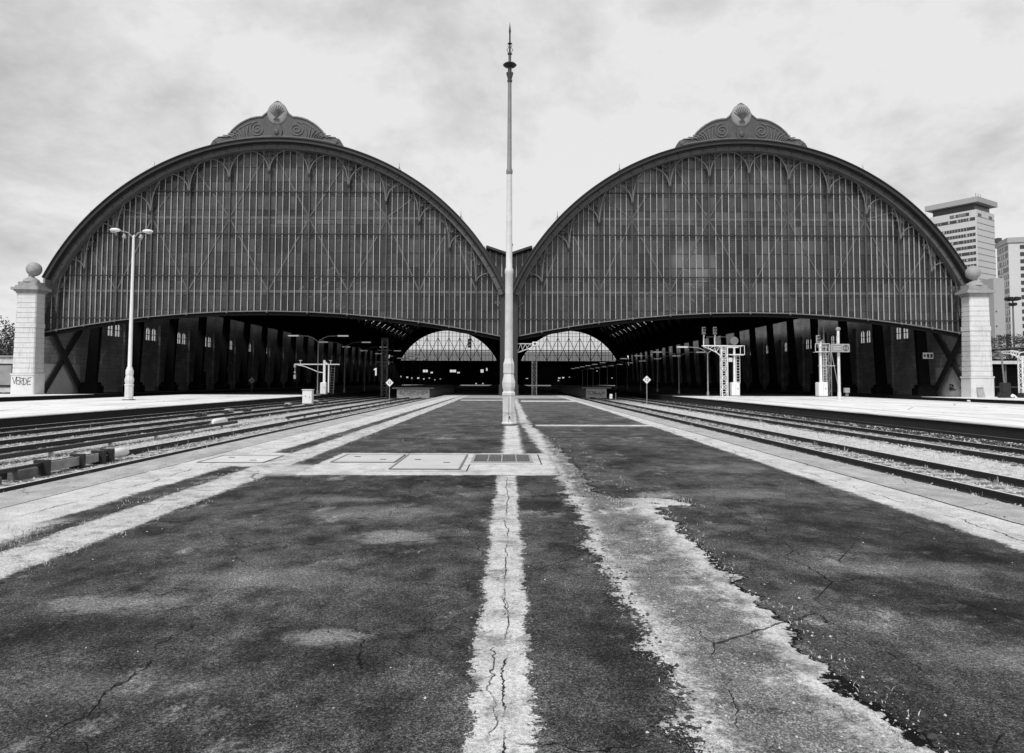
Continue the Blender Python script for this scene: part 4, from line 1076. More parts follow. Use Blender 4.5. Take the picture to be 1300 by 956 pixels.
for k in range(1, 11):
    c_ = copy_tree(l0); c_.location = (22.35, 84 + 14.3 * k, 0); c_['label'] = '%s double-armed lamp from the shed mouth on the right platform' % ORD[k]
l1 = shed_lamp(-21.9, 86.0, 6.7, True, 'nearest double-armed lamp in the dark over the left platform')
for k in range(1, 8):
    c_ = copy_tree(l1); c_.location = (-21.9, 86 + 14.0 * k, 0); c_['label'] = '%s double-armed lamp from the shed mouth over the left platform' % ORD[k]

# ------------------------------------------------------------------ signals
def lattice(mb, x, y, w_, z0, z1, step=.6, r=.035, dy=None):
    dy = dy or w_; cs_ = [(x - w_ / 2, y - dy / 2), (x + w_ / 2, y - dy / 2), (x + w_ / 2, y + dy / 2), (x - w_ / 2, y + dy / 2)]
    for a, b in cs_: mb.beam((a, b, z0), (a, b, z1), r * 2)
    z = z0; k = 0
    while z < z1 - .05:
        z2 = min(z1, z + step)
        for i in range(4):
            p, q = cs_[i], cs_[(i + 1) % 4]
            if k % 2: p, q = q, p
            mb.beam((p[0], p[1], z), (q[0], q[1], z2), r)
            mb.beam((p[0], p[1], z2), (q[0], q[1], z2), r * .9)
        z = z2; k += 1
def ladder(mb, x, y, z0, z1, w_=.38, lean=0.0):
    for s_ in (-1, 1): mb.beam((x + s_ * w_ / 2 + lean, y, z0), (x + s_ * w_ / 2, y, z1), .045)
    z = z0 + .2
    while z < z1: f = 1 - (z - z0) / (z1 - z0); mb.beam((x - w_ / 2 + lean * f, y, z), (x + w_ / 2 + lean * f, y, z), .032); z += .3
def signal_head(t, x, y, z, n=2, mat='midgrey', w_=.30):
    m_ = MB(); m_.cbox(x - w_ * .5, x + w_ * .5, y - .1, y + .1, z, z + .36 * n + .1, .05); h = m_.build('signal_head', mat, t)
    for i in range(n):
        zc = z + .23 + .36 * i
        m_ = MB()
        pts = [(x + .13 * math.cos(a), y - .12, zc + .13 * math.sin(a)) for a in [PI * k / 8 for k in range(9)]]
        m_.tube(pts, .02, 4); m_.tube([(p[0], p[1] - .2, p[2]) for p in pts], .015, 4)
        m_.add([(p[0], p[1], p[2]) for p in pts] + [(p[0], p[1] - .22, p[2]) for p in pts], [(k, k + 1, k + 10, k + 9) for k in range(8)]); m_.build('hood', 'black', h)
        m_ = MB(); m_.sphere((x, y - .11, zc), .095, 10, 6, 1, .4, 1); m_.build('lens', 'lensglass' if i == 0 else 'midgrey', h, True)
    return h
def relay_box(t, x, y, w_, h_, mat='white', name='relay_box'):
    m_ = MB(); m_.cbox(x - w_ / 2, x + w_ / 2, y - w_ / 2, y + w_ / 2, .08, h_, .06); b = m_.build(name, mat, t)
    m_ = MB(); m_.cbox(x - w_ / 2 - .14, x + w_ / 2 + .14, y - w_ / 2 - .12, y + w_ / 2 + .12, 0.002, .08, .02); m_.build('foot', 'midgrey', b)
    m_ = MB(); m_.box(x + w_ * .2, x + w_ * .27, y - w_ / 2 - .03, y - w_ / 2, h_ * .5, h_ * .62); m_.box(x - .01, x + .0, y - w_ / 2 - .006, y - w_ / 2, .15, h_ - .1); m_.build('handle', 'midgrey', b)
    return b

# A: bracket signal with two heads
t = thing('bracket_signal', 'lattice bracket signal with two raised heads on the right platform', 'railway signal', (23.6, 82, 0))
m_ = MB(); lattice(m_, 23.6, 82, .62, 0, 5.45, .5, .045); m_.build('lattice_mast', 'white', t)
m_ = MB(); m_.beam((21.2, 82, 5.5), (24.0, 82, 5.5), .12); m_.beam((21.2, 81.6, 5.5), (24.0, 81.6, 5.5), .1)
bot = [(21.3, 5.4), (22.0, 5.15), (22.7, 4.8), (23.3, 4.3)]
m_.tube([(x, 81.8, z) for x, z in bot], .06, 6)
for i, (x, z) in enumerate(bot[:-1]): m_.beam((x, 81.8, z), (x + .45, 81.8, 5.5), .06); m_.beam((x + .45, 81.8, 5.5), (bot[i + 1][0], 81.8, bot[i + 1][1]), .06)
m_.build('bracket', 'white', t)
m_ = MB()
for x in (21.8, 23.0, 24.1): m_.beam((x, 82.2, 5.5), (x, 82.2, 6.5), .035)
m_.beam((21.8, 82.2, 6.5), (24.1, 82.2, 6.5), .035); m_.build('handrail', 'midgrey', t)
for x in (21.4, 22.62):
    m_ = MB(); m_.tube([(x, 82, 5.5), (x, 82, 7.0)], .055, 8); m_.build('post', 'white', t)
    signal_head(t, x, 81.9, 6.75, 2, 'midgrey', .42)
    m_ = MB(); m_.sphere((x, 81.8, 6.55), .09, 8, 6); m_.sphere((x, 81.85, 6.25), .07, 8, 6); m_.build('marker_light', 'lensglass', t, True)
# B
t = thing('post_signal', 'white tubular signal post with round grey disc beside the lattice bracket', 'railway signal', (24.75, 82, 0))
relay_box(t, 24.75, 82, .9, 1.5)
m_ = MB(); m_.tube([(24.75, 82, 1.5), (24.75, 82, 5.4)], [.15, .12], 12); m_.build('post', 'white', t, True)
m_ = MB(); m_.tube([(24.7, 81.85, 6.05), (24.7, 81.75, 6.05)], .45, 20); m_.build('disc', 'midgrey', t)
m_ = MB(); ladder(m_, 25.15, 82, 1.4, 4.6); m_.build('ladder', 'white', t)
m_ = MB(); 
for z in (4.55, 5.5): m_.beam((24.0, 81.6, z), (25.75, 81.6, z), .06); m_.beam((24.0, 82.4, z), (25.75, 82.4, z), .06)
for x in (25.3, 25.75): m_.beam((x, 81.6, 4.5), (x, 81.6, 5.5), .05)
m_.box(24.3, 25.7, 81.6, 82.4, 4.46, 4.5); m_.build('basket', 'white', t)
m_ = MB(); m_.cbox(24.05, 24.5, 81.8, 82.1, 3.75, 4.2, .03); m_.build('junction_box', 'offwhite', t)
# C
t = thing('post_signal', 'white signal post with ladder and basket, behind the hanging sign', 'railway signal', (33.4, 80, 0))
relay_box(t, 33.45, 80, .98, 1.55)
m_ = MB(); m_.tube([(33.4, 80, 1.5), (33.4, 80, 5.9)], [.16, .12], 12); m_.build('post', 'white', t, True)
m_ = MB(); ladder(m_, 33.85, 80, 1.5, 5.4); m_.build('ladder', 'offwhite', t)
signal_head(t, 33.15, 79.95, 5.75, 2, 'galv', .45)
m_ = MB()
for z in (4.8, 5.65): m_.beam((32.7, 79.6, z), (34.2, 79.6, z), .06)
for x in (32.7, 33.1, 34.2): m_.beam((x, 79.6, 4.8), (x, 79.6, 5.65), .05)
m_.box(32.7, 34.2, 79.6, 80.3, 4.74, 4.78); m_.beam((33.1, 79.9, 3.3), (34.9, 79.9, 3.3), .06); m_.build('basket', 'offwhite', t)
# lattice pair behind
t = thing('lattice_mast', 'thin grey lattice mast with two tall pipes behind the white signal post', 'mast', (35.2, 83.5, 0))
m_ = MB(); m_.tube([(34.7, 83.5, 0), (34.7, 83.5, 7.7)], .07, 8); m_.tube([(35.25, 83.5, 0), (35.25, 83.5, 7.7)], .08, 8); m_.build('pipe', 'midgrey', t)
m_ = MB(); lattice(m_, 35.55, 83.4, .6, 0, 5.6, .7, .035); m_.beam((35.9, 83.4, 5.6), (36.9, 83.4, .1), .07); m_.build('lattice_frame', 'galv', t)
m_ = MB(); m_.cbox(34.4, 35.5, 83.1, 83.5, 5.4, 5.8, .05); m_.lathe(35.0, 83.3, [(.1, 5.8), (.3, 5.9), (.25, 6.2), (.05, 6.3)], 10); m_.cbox(34.9, 35.5, 83.1, 83.4, .05, .5, .05); m_.build('junction_box', 'midgrey', t)
# sign pole
t = thing('sign_post', 'round white post carrying a grey illuminated platform sign box', 'sign', (29.15, 66, 0))
m_ = MB(); m_.lathe(29.15, 66, [(.16, 0), (.15, .6), (.125, .8), (.11, 6.1), (.10, 6.15)], 14); m_.build('post', 'offwhite', t, True)
m_ = MB(); m_.lathe(29.15, 66, [(.12, 6.1), (.2, 6.2), (.22, 6.32), (.1, 6.42)], 12); m_.build('cap', 'galv', t, True)
m_ = MB(); m_.cbox(28.35, 30.0, 65.6, 65.85, 4.2, 4.92, .05); sb = m_.build('sign_box', 'galv', t)
m_ = MB(); m_.box(28.45, 29.25, 65.592, 65.598, 4.32, 4.8); m_.build('face', 'midgrey', sb)
m_ = MB(); m_.tube([(29.62 + .24 * math.cos(a), 65.58, 4.56 + .24 * math.sin(a)) for a in [6.283 * k / 16 for k in range(16)]], .025, 5, True); write(m_, '2', 29.52, 4.42, 65.58, .27, .2, .025); m_.build('number', 'black', sb)
m_ = MB()
for k in range(3): m_.box(28.5, 29.2, 65.586, 65.591, 4.38 + k * .14, 4.43 + k * .14)
m_.build('text_lines', 'offwhite', sb)
t = thing('junction_cabinet', 'small grey junction box on a stub post right of the sign post', 'cabinet', (36.0, 80, 0))
m_ = MB(); m_.cbox(35.85, 36.4, 79.8, 80.2, .45, .95, .04); m_.build('box', 'galv', t)
m_ = MB(); m_.box(36.0, 36.28, 79.9, 80.1, 0, .45); m_.build('stub', 'midgrey', t)
# E : by the right pier
t = thing('bracket_signal', 'signal with two dark heads on a black base in front of the right pier', 'railway signal', (51.3, 77.3, 0))
m_ = MB(); m_.cbox(50.75, 51.85, 76.9, 77.7, 0, .5, .05); m_.cbox(50.9, 51.75, 77.0, 77.6, .5, 1.55, .05); m_.build('relay_box', 'black', t)
m_ = MB(); m_.tube([(51.25, 77.3, 1.5), (51.05, 77.3, 4.7)], .08, 8); m_.build('post', 'midgrey', t)
signal_head(t, 50.75, 77.2, 5.0, 4, 'midgrey', .42); signal_head(t, 51.75, 77.2, 5.05, 4, 'black', .42)
m_ = MB(); m_.beam((50.7, 77.3, 4.8), (52.0, 77.3, 4.8), .1); m_.build('bracket', 'galv', t)
t = thing('lattice_gantry', 'white lattice gantry post with arched arm and ladder, right of the right pier', 'gantry', (53.4, 77.5, 0))
m_ = MB(); lattice(m_, 53.4, 77.5, .6, .3, 4.3, .5, .05); m_.build('lattice_mast', 'white', t)
m_ = MB(); m_.box(53.0, 53.8, 77.1, 77.9, 0, .5); m_.build('foot', 'black', t)
m_ = MB(); pts = [(51.2 + .28 * i, 77.5, 4.7 + .18 * math.sin(i * .45)) for i in range(8)]; pb = [(x, y, z - .1 - .07 * i) for i, (x, y, z) in enumerate(pts)]
m_.tube(pts + [(53.55, 77.5, 4.75), (53.75, 77.5, 4.3)], .05, 6); m_.tube(pb, .05, 6)
for i in range(7): m_.beam(pts[i], pb[i + 1], .045); m_.beam(pb[i], pts[i + 1], .045)
m_.build('arm', 'white', t)
m_ = MB(); ladder(m_, 54.05, 77.4, .1, 4.2, .4, .25); m_.build('ladder', 'white', t)
# F : by the middle
t = thing('bracket_signal', 'dark lattice signal mast with a pale arm, just right of the tall central mast', 'railway signal', (2.8, 82, 0))
m_ = MB(); lattice(m_, 2.8, 82, .5, 0, 4.6, .45, .03); m_.build('lattice_mast', 'midgrey', t)
m_ = MB(); m_.beam((.2, 81.8, 5.65), (3.0, 81.8, 5.65), .09); m_.beam((.2, 81.8, 4.4), (2.9, 81.8, 5.4), .10)
for i in range(5): x = .5 + i * .5; m_.beam((x, 81.8, 4.5 + .37 * (x - .2)), (x + .3, 81.8, 5.65), .05); m_.beam((x + .3, 81.8, 5.65), (x + .5, 81.8, 4.5 + .37 * (x + .3)), .05)
m_.build('arm', 'offwhite', t)
signal_head(t, 2.85, 81.7, 5.4, 1, 'white', .6)
# G : left bracket
t = thing('bracket_signal', 'white gantry signal with long arm and curved brace on the left platform', 'railway signal', (-21.2, 86, 0))
m_ = MB(); m_.beam((-21.15, 86, 1.2), (-21.15, 86, 3.9), .26, .2); m_.beam((-20.65, 86, .2), (-20.65, 86, 3.4), .14, .14); m_.add([(-21.28, 85.95, 3.9), (-20.6, 85.95, 3.4), (-21.28, 85.95, 3.4), (-21.28, 86.05, 3.9), (-20.6, 86.05, 3.4), (-21.28, 86.05, 3.4)], [(0, 1, 2), (3, 5, 4), (0, 3, 4, 1), (1, 4, 5, 2), (2, 5, 3, 0)]); m_.build('mast', 'white', t)
relay_box(t, -21.2, 86, .68, 1.35)
m_ = MB(); m_.beam((-24.6, 86, 3.42), (-19.4, 86, 3.42), .11); m_.tube([(-24.3, 86, 3.35), (-23.5, 86, 3.2), (-22.6, 86, 2.85), (-21.9, 86, 2.55), (-21.25, 86, 2.45)], .045, 6); m_.build('arm', 'white', t)
m_ = MB()
for x in (-23.9, -20.45): m_.beam((x, 86, 3.45), (x, 86, 3.85), .07); m_.beam((x - .18, 86, 3.85), (x + .18, 86, 3.85), .07)
m_.build('insulator', 'offwhite', t)
m_ = MB(); m_.cbox(-24.65, -24.4, 85.9, 86.1, 3.05, 3.4, .03); m_.tube([(-24.52, 86, 3.05), (-24.52, 86, 1.7)], .04, 6); m_.cbox(-24.66, -24.38, 85.9, 86.1, 1.75, 2.2, .03); m_.cbox(-24.62, -24.42, 85.9, 86.1, 2.4, 2.6, .03); m_.build('hanging_signal', 'galv', t)
m_ = MB(); ladder(m_, -20.2, 86.2, .05, 3.3, .42, -.15); m_.build('ladder', 'midgrey', t)
# dim mast far inside on the left
t = thing('lattice_mast', 'dim dark lattice mast standing inside the mouth of the left shed', 'mast', (-15.9, 96, -.5))
m_ = MB(); lattice(m_, -15.9, 96, .7, -.5, 7.0, .8, .04); m_.build('lattice_frame', 'midgrey', t)
m_ = MB(); m_.box(-17, -14.8, 95.6, 96.4, 3.9, 3.98); m_.box(-16.8, -15.0, 95.6, 96.4, 5.4, 5.48); m_.build('platform', 'midgrey', t)
# hanging dark signal in the valley, left of middle
t = thing('hanging_signal', 'small dark two-light signal hanging left of the tall mast', 'railway signal', (-4.4, 84, 5))
m_ = MB(); m_.cbox(-4.6, -4.2, 83.9, 84.1, 5.3, 6.3, .04); m_.build('housing', 'black', t)
m_ = MB(); m_.tube([(-4.4, 84, 6.3), (-4.4, 84, 8.2)], .04, 6); m_.build('hanger', 'iron', t)
m_ = MB(); m_.sphere((-4.4, 83.88, 5.6), .1, 8, 6); m_.sphere((-4.4, 83.88, 6.0), .1, 8, 6); m_.build('lens', 'lensglass', t)

# diamond boards
def diamond(x, y, label, txt='12', hgt=1.75, s=.40, dark=False):
    t = thing('diamond_sign', label, 'sign', (x, y, -.5), 'diamond number boards by the tracks')
    m_ = MB(); m_.tube([(x, y, -.52), (x, y, hgt - .2)], .035, 8); m_.build('post', 'galv' if not dark else 'midgrey', t)
    m_ = MB(); m_.prism([(x, hgt - s), (x + s, hgt), (x, hgt + s), (x - s, hgt)], y - .05, y - .03); b = m_.build('board', 'sign' if not dark else 'galv', t)  # dim copy gets greyer board and post, shade put into the paint
    m_ = MB(); write(m_, txt, x - .17, hgt - .11, y - .056, .24, .17, .022); m_.build('number', 'black', b)
diamond(-12.55, 79, 'white diamond board on a post between the left tracks', '12', 1.35, .42)
diamond(12.5, 67.8, 'white diamond board on a post in the pale gravel on the right', '12', 1.72, .37)
diamond(-36.3, 106, 'dim diamond board in the dark left trench under the roof', '10', 1.55, .45, True)

# low platform ends with graffiti between the tracks
def stub(x0, x1, y0, z1, label, gx):
    t = thing('platform_stub', label, 'platform end', ((x0 + x1) / 2, y0, -.5), 'low platform ends between tracks')
    m_ = MB(); m_.box(x0, x1, y0, y0 + 40, -.5, z1); w_ = m_.build('wall', 'conc', t)
    m_ = MB(); m_.box(x0 - .55, x1 + .55, y0 - .25, y0 + 40, z1, z1 + .14); m_.build('slab', simple('grey slab edge', .2, .3), t)
    m_ = MB(); rg = random.Random(int(gx))
    for k in range(10):
        c0 = x0 + .35 + (x1 - x0 - .7) * k / 9
        pts = [(max(x0 + .1, min(x1 - .1, c0 + rg.uniform(-.35, .35))), y0 - .012, -.2 + rg.uniform(0, .85) * (z1 + .1)) for _ in range(8)]
        m_.tube(pts, .018, 4)
    m_.build('graffiti', 'midgrey', w_)
stub(-13.25, -9.4, 89, .62, 'pale graffiti-covered platform end between the left tracks', 5)
stub(9.6, 12.15, 93, .70, 'pale graffiti-covered platform end between the right tracks', 8)
t = thing('marker_box', 'small white box on a short post in front of the right platform end', 'marker', (12.0, 84, -.5))
m_ = MB(); m_.cbox(11.3, 11.62, 83.9, 84.1, -.35, .15, .03); m_.build('box', 'white', t)
m_ = MB(); m_.tube([(11.46, 84, -.52), (11.46, 84, -.3)], .04, 6); m_.tube([(12.0, 84, -.52), (12.0, 84, .3)], .03, 6); m_.build('post', 'galv', t)

# white cabinet and clutter on the left
t = thing('relay_cabinet', 'white upright relay cabinet standing beside the left tracks', 'cabinet', (-16.75, 62.8, -.5))
m_ = MB(); m_.cbox(-17.15, -16.35, 62.4, 63.0, -.35, .75, .04); cb = m_.build('body', 'white', t)
m_ = MB(); m_.cbox(-17.2, -16.3, 62.35, 63.05, .75, .82, .02); m_.build('lid', 'offwhite', cb)
m_ = MB(); m_.box(-16.9, -16.84, 62.38, 62.4, .2, .3); m_.box(-16.55, -16.5, 62.38, 62.4, .1, .22); m_.build('handle', 'midgrey', cb)
m_ = MB(); m_.box(-17.0, -16.5, 62.5, 62.9, -.54, -.35); m_.build('foot', 'black', t)
rg = random.Random(2)
SPOTS = [(-17.1, 46, .32, 'pale'), (-17.0, 49, .26, 'dark'), (-17.0, 58.0, .34, 'pale'), (-16.9, 66, .34, 'pale'), (-16.8, 69, .3, 'dark'), (-17.1, 42, .26, 'dark')]
DESC = ['first in the row from the left', 'second in the row from the left', 'just left of the white cabinet', 'just right of the white cabinet', 'farther right of the white cabinet', 'at the left end of the row']
for i, (x, y, s_, c_) in enumerate(SPOTS):
    t = thing('point_machine', '%s squat point motor box by the left tracks, %s' % (c_, DESC[i]), 'point machine', (x, y, -.5), 'point motor boxes by the left tracks')
    m_ = MB(); m_.cbox(x - s_ * .6, x + s_ * .6, y - .35, y + .35, -.5, -.5 + s_, .05); m_.build('case', 'stonecap' if c_ == 'pale' else 'timber', t)
    m_ = MB(); m_.tube([(x - s_ * .9, y - .4, -.4), (x + s_ * 1.1, y - .4, -.38)], .05, 6); m_.cbox(x - .12, x + .12, y - .5, y - .35, -.45, -.25, .02); m_.build('rod', 'black', t)
for (x, y, lb) in ((44.2, 72, 'white crumpled plastic bag on the right track trench, left of the black signal base'), (50.2, 74.5, 'white crumpled plastic bag in front of the black signal base')):
    m_ = MB(); rg = random.Random(int(x)); z0 = -.5 if x < 45 else 0
    for k in range(9): m_.sphere((x + rg.uniform(-.25, .25), y + rg.uniform(-.2, .2), z0 + rg.uniform(.05, .4 if x < 45 else .3)), rg.uniform(.06, .15), 6, 4, rg.uniform(.6, 1.6), 1, rg.uniform(.5, 1.2))
    tag(m_.build('plastic_bag', 'bag'), lb, 'litter')

# lit things far inside the head of the station
t = thing('concourse_front', 'dark concourse building with small lit windows at the far end of the sheds', 'building', (0, 316, 0))
m_ = MB(); m_.box(-51, 51, 316.6, 317.4, 0, 8.4); m_.build('wall', 'roof_in', t)
for px, py, w_, h_ in ((540, 471, 2.6, 1.4), (548, 473, 1.2, .9), (575, 471, 3.4, 1.4), (582, 473, 1.4, .8), (612, 471, 1.6, 1.8), (618, 469, .8, 1.6), (604.5, 487, .7, .7), (613, 487, .7, .7), (509, 478, .5, .8), (517, 479, 1.0, .8), (523, 480, .7, .9), (531, 480, 1.1, .8), (538, 481, .6, .8), (545, 480, .6, .6), (552, 482, .5, .6), (559, 481, .5, .5), (710, 480, 1.2, .6), (715, 479.5, 1.0, .8), (723, 478.8, .5, .5), (709, 483, .7, .5), (777, 480, .6, .5), (669, 480.6, 1.3, .3), (758, 471, .5, .5)):
    w_ *= .75; h_ *= .75; p = at(px, py, 316.5); m_ = MB(); m_.box(p.x - w_ / 2, p.x + w_ / 2, 316.48, 316.6, p.z - h_ / 2, p.z + h_ / 2); wn_ = m_.build('lit_window', 'lit', t)
    m_ = MB(); m_.box(p.x - .07, p.x + .07, 316.4, 316.47, p.z - h_ / 2, p.z + h_ / 2); m_.build('mullion', 'black', wn_)
t = thing('track_number_sign', 'glowing white numeral hanging deep inside the left shed', 'sign', tuple(at(477, 472, 150)))
p = at(477, 472, 150); m_ = MB(); write(m_, '1', p.x - .35, p.z - .75, 150, 1.5, 1, .16); m_.build('numeral', 'lit', t)
m_ = MB(); m_.tube([(p.x, 150.1, p.z + .7), (p.x, 150.1, p.z + 6)], .03, 5); m_.build('hanger', 'iron_in', t)

# ------------------------------------------------------------------ surroundings
# towers on the right
def rot_prism(c, a, b):   # corner c, edge vectors a and b (x,y)
    return [(c[0], c[1]), (c[0] + b[0], c[1] + b[1]), (c[0] + a[0] + b[0], c[1] + a[1] + b[1]), (c[0] + a[0], c[1] + a[1])]
def grow(c, a, b, g_):
    na = Vector(a).normalized(); nb = Vector(b).normalized()
    c2 = (c[0] - (na.x + nb.x) * g_, c[1] - (na.y + nb.y) * g_)
    a2 = (a[0] + na.x * 2 * g_, a[1] + na.y * 2 * g_); b2 = (b[0] + nb.x * 2 * g_, b[1] + nb.y * 2 * g_); return c2, a2, b2
t = thing('tower_block', 'tall pale office tower with window bands and overhanging roof, behind the right arch', 'building', (234, 370, 0))
c0 = (234.1, 370.0); A = (-12.6, 20.5); B = (16.5, 11.5); H = 94.6
m_ = MB(); m_.poly_v(rot_prism(c0, A, B), 0, 88.4); m_.build('body', 'tower', t)
m_ = MB(); cc, aa, bb_ = grow(c0, A, B, -1.6); m_.poly_v(rot_prism(cc, aa, bb_), 88.4, 92.0); m_.build('recessed_floor', 'tower_dark', t)
m_ = MB(); cc, aa, bb_ = grow(c0, A, B, 1.2); m_.poly_v(rot_prism(cc, aa, bb_), 92.0, 94.6); m_.build('roof_slab', 'tower_mid', t)
na = Vector(A).normalized(); nb = Vector(B).normalized()
zt = 87.0
for k in range(24):
    z = zt - k * 3.15 - (1.6 if k > 1 else 0)
    f0, f1 = (.02, .62) if k == 0 else (.02, .98)
    if k == 0: z = 86.6
    p0 = Vector(c0) + na * (Vector(A).length * .03); p1 = Vector(c0) + na * (Vector(A).length * .97)
    if k == 0: p0 = Vector(c0) + na * 3.5; p1 = Vector(c0) + na * 13
    m_ = MB(); m_.beam((p0.x - nb.x * .05, p0.y - nb.y * .05, z), (p1.x - nb.x * .05, p1.y - nb.y * .05, z), 1.6, .12, up=(nb.x, nb.y, 0)); wb = m_.build('window_band', 'tower_dark', t)
    m_ = MB(); n_ = 16
    for q_ in range(1, n_):
        f = q_ / n_; p = p0.lerp(p1, f)
        if rnd.random() < .7: m_.beam((p.x - nb.x * .15, p.y - nb.y * .15, z - .66), (p.x - nb.x * .15, p.y - nb.y * .15, z + .66), .22 if rnd.random() < .8 else .8, .08, up=(nb.x, nb.y, 0))
    m_.build('mullions', 'tower_mid', wb)
m_ = MB()
for k in range(24):
    z = 85 - k * 3.15; p0 = Vector(c0) + nb * .3 - na * .05; p1 = Vector(c0) + nb * (Vector(B).length - .3) - na * .05; m_.beam((p0.x, p0.y, z), (p1.x, p1.y, z), .22, .1, up=(na.x, na.y, 0))
m_.build('joint_lines', 'tower_line', t)
m_ = MB()
for f0 in (.08, .68):
    p = Vector(c0) + nb * (Vector(B).length * f0) - na * .08; q = p + nb * 3.5; m_.beam((p.x, p.y, 86.0), (q.x, q.y, 86.0), 1.3, .15, up=(na.x, na.y, 0))
m_.build('end_windows', 'tower_dark', t)
m_ = MB()
for f in (.15, .3, .45): p = Vector(c0) + nb * (17 * f); m_.tube([(p.x, p.y + 2, 94.6), (p.x, p.y + 2, 97.5)], .12, 5)
m_.build('antennas', 'midgrey', t)

t = thing('tower_block', 'shorter apartment tower at the right edge of the picture', 'building', (212, 320, 0))
c1 = (216.0, 320.0); c1 = tuple(at(1283, 400, 320).xy); A1 = (3.9, 13.6); B1 = (17, -4.9); 
m_ = MB(); m_.poly_v(rot_prism(c1, A1, B1), 0, 62.0); m_.build('body', 'tower', t)
m_ = MB(); m_.poly_v(rot_prism(*grow(c1, A1, B1, .5)), 62.0, 64.2); m_.build('roof_slab', 'tower_mid', t)
na1 = Vector(A1).normalized(); nb1 = Vector(B1).normalized()
for k in range(18):
    z = 60 - k * 3.1
    m_ = MB(); p0 = Vector(c1) + na1 * .8 - nb1 * .05; p1 = Vector(c1) + na1 * 13.6 - nb1 * .05
    m_.beam((p0.x, p0.y, z), (p1.x, p1.y, z), 1.9, .12, up=(nb1.x, nb1.y, 0)); wb = m_.build('window_band', 'tower_dark', t)
    m_ = MB()
    for f in (.12, .3, .5, .52, .7, .88): 
        if rnd.random() < .85: p = p0.lerp(p1, f); m_.beam((p.x - nb1.x * .1, p.y - nb1.y * .1, z - .93), (p.x - nb1.x * .1, p.y - nb1.y * .1, z + .93), .9 if rnd.random() < .6 else .4, .1, up=(nb1.x, nb1.y, 0))
    m_.build('piers', 'tower', wb)
    m_ = MB(); p0 = Vector(c1) + nb1 * 4.3 - na1 * .05; p1 = Vector(c1) + nb1 * 16.5 - na1 * .05
    m_.beam((p0.x, p0.y, z), (p1.x, p1.y, z), 1.7, .12, up=(na1.x, na1.y, 0)); m_.build('window_band', 'tower_dark', t)
m_ = MB(); p = Vector(c1) + na1 * 12; m_.box(p.x - 1, p.x + 1, p.y - 1, p.y + 1, 64.2, 66.2); m_.build('roof_tank', 'tower_dark', t)
t = thing('annex_building', 'plain grey windowless block between the two towers', 'building', (196, 300, 0))
p = at(1261, 353, 300); m_ = MB(); m_.box(p.x, p.x + 4.4, 300, 312, 0, p.z); m_.build('body', 'tower_mid', t)
m_ = MB()
for z in range(6, 36, 6): m_.box(p.x + .5, p.x + 1.0, 299.9, 300, z, z + .6)
m_.build('vents', 'tower_dark', t)

# floodlight mast
t = thing('floodlight_mast', 'slender dark floodlight mast with clustered lamps at the right edge', 'mast', (88, 130, 0))
fx = X_(1289, 130)
m_ = MB(); m_.tube([(fx, 130, -.5), (fx, 130, 16.6)], [.22, .12], 10); m_.build('pole', 'midgrey', t)
m_ = MB(); m_.lathe(fx, 130, [(.9, 15.9), (.9, 15.98)], 14); m_.lathe(fx, 130, [(.5, 15.0), (.5, 15.06)], 12)
for k in range(8): a = k * PI / 4; m_.cbox(fx + .95 * math.cos(a) - .28, fx + .95 * math.cos(a) + .28, 130 + .95 * math.sin(a) - .2, 130 + .95 * math.sin(a) + .2, 16.0, 16.5, .04)
for k in range(4): a = k * PI / 2; m_.cbox(fx + .5 * math.cos(a) - .2, fx + .5 * math.cos(a) + .2, 130 + .5 * math.sin(a) - .2, 130 + .5 * math.sin(a) + .2, 15.1, 15.5, .04)
m_.build('lamp_ring', 'black', t)

# canopy right
t = thing('platform_canopy', 'low dark canopy with pale fascia beam right of the right pier', 'canopy', (62, 92, 0))
m_ = MB(); m_.add([(53.5, 92, 5.3), (90, 92, 7.3), (90, 110, 7.3), (53.5, 110, 5.3), (53.5, 92, 5.5), (90, 92, 7.5), (90, 110, 7.5), (53.5, 110, 5.5)], [(0, 3, 2, 1), (4, 5, 6, 7), (0, 1, 5, 4), (1, 2, 6, 5), (2, 3, 7, 6), (3, 0, 4, 7)]); m_.build('roof', 'rim_band', t)
m_ = MB(); m_.box(53.5, 90, 91.7, 92.1, 3.85, 4.25); m_.build('fascia_beam', 'offwhite', t)
m_ = MB(); m_.box(53.5, 90, 109, 110, 0, 5); m_.box(53.5, 90, 92.3, 109, 3.9, 4.0); m_.build('back_wall', 'black', t)
for k, x in enumerate((54.5, 61.5, 68.5, 75.5)):
    m_ = MB(); m_.tube([(x, 92.5, 0), (x, 92.5, 3.9)], .14, 8); m_.build('post', 'midgrey', t)
m_ = MB(); m_.box(53.5, 90, 95, 96, .9, 1.1); m_.build('rail_beam', 'midgrey', t)

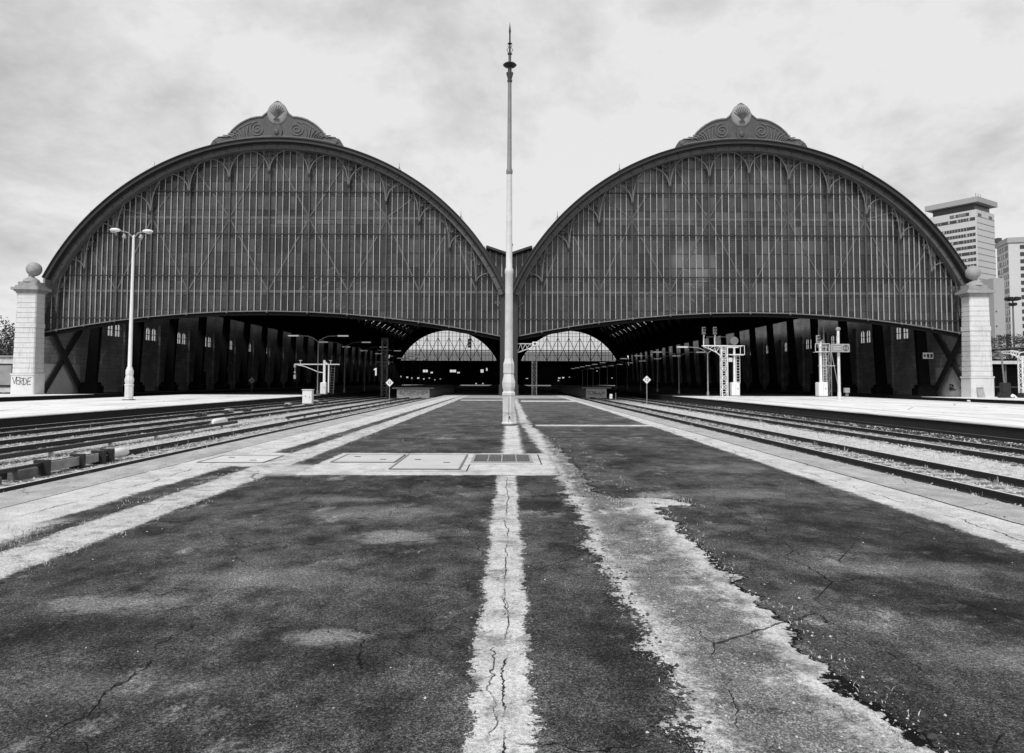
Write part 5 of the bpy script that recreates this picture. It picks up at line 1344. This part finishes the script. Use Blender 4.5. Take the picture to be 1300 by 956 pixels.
# low wall and framed poster left
t = thing('boundary_building', 'low pale rendered building left of the left pier', 'building', (-62, 92, 0))
m_ = MB(); m_.box(-80, -58.6, 92, 100, 0, 4.3); m_.build('wall', 'offwhite', t)
m_ = MB(); m_.box(-80.2, -58.4, 91.8, 100.2, 4.3, 4.5); m_.build('coping', 'stonecap', t)
m_ = MB(); m_.box(-58.5, -57.5, 92.4, 99, 0, 4.0); m_.build('side_wall', 'stonecap', t)
t = thing('poster_frame', 'dark framed grey poster on the low building at the left edge', 'poster', (-62, 91.9, 0.6))
m_ = MB(); m_.box(-63.2, -60.6, 91.86, 91.98, .7, 3.5); m_.build('frame', 'black', t)
m_ = MB(); m_.box(-63.0, -60.8, 91.83, 91.858, .9, 3.3); m_.build('sheet', simple('printed poster', .33, .6, .6, .5), t)

def tree(x, y, h, r, label, seed, n=5200, flat=1.0):
    rg = random.Random(seed)
    t = thing('tree', label, 'tree', (x, y, -.5), 'trees beyond the station')
    m_ = MB(); m_.tube([(x, y, -.6), (x + .1, y, h * .25), (x - .1, y, h * .5), (x, y, h * .75)], [.4, .3, .2, .08], 8)
    for k in range(7):
        a = rg.uniform(0, 6.28); z0 = h * rg.uniform(.25, .55); m_.tube([(x, y, z0), (x + r * .4 * math.cos(a), y + r * .4 * math.sin(a), z0 + h * .15), (x + r * .75 * math.cos(a), y + r * .75 * math.sin(a), z0 + h * .25)], [.15, .1, .03], 6)
    m_.build('trunk', 'bark', t, True)
    cl_ = []
    for k in range(38):
        a = rg.uniform(0, 6.28); rr = r * math.sqrt(rg.random()); z = h * rg.uniform(.35, .92); lim = math.sqrt(max(.05, 1 - ((z / h - .6) / .42) ** 2))
        cl_.append((x + rr * lim * math.cos(a), y + rr * lim * math.sin(a), z, r * rg.uniform(.16, .32)))
    m_ = MB()
    for i in range(n):
        c_ = rg.choice(cl_); d = Vector((rg.gauss(0, 1), rg.gauss(0, 1), rg.gauss(0, .8))).normalized() * c_[3] * rg.uniform(.5, 1.15)
        p = Vector(c_[:3]) + d; s_ = rg.uniform(.09, .2); u = Vector((rg.gauss(0, 1), rg.gauss(0, 1), rg.gauss(0, 1))).normalized(); v_ = u.orthogonal().normalized()
        m_.add([p - u * s_, p - v_ * s_ * .6, p + u * s_, p + v_ * s_ * .6], [(0, 1, 2, 3)])
    m_.build('crown', 'leaf', t)
    return t
tree(-74.5, 112, 10.2, 5.6, 'leafy dark tree at the left edge, above the low building', 1, 8000)
tree(-80, 118, 7.5, 4.5, 'lower tree at the left edge behind the dark leafy one', 4, 4000)
tree(82, 122, 9.6, 3.6, 'leafy tree above the canopy, left of the floodlight mast', 2, 5000)
tree(89.5, 124, 8.4, 4.2, 'leafy tree above the canopy behind the floodlight mast', 3, 5000)
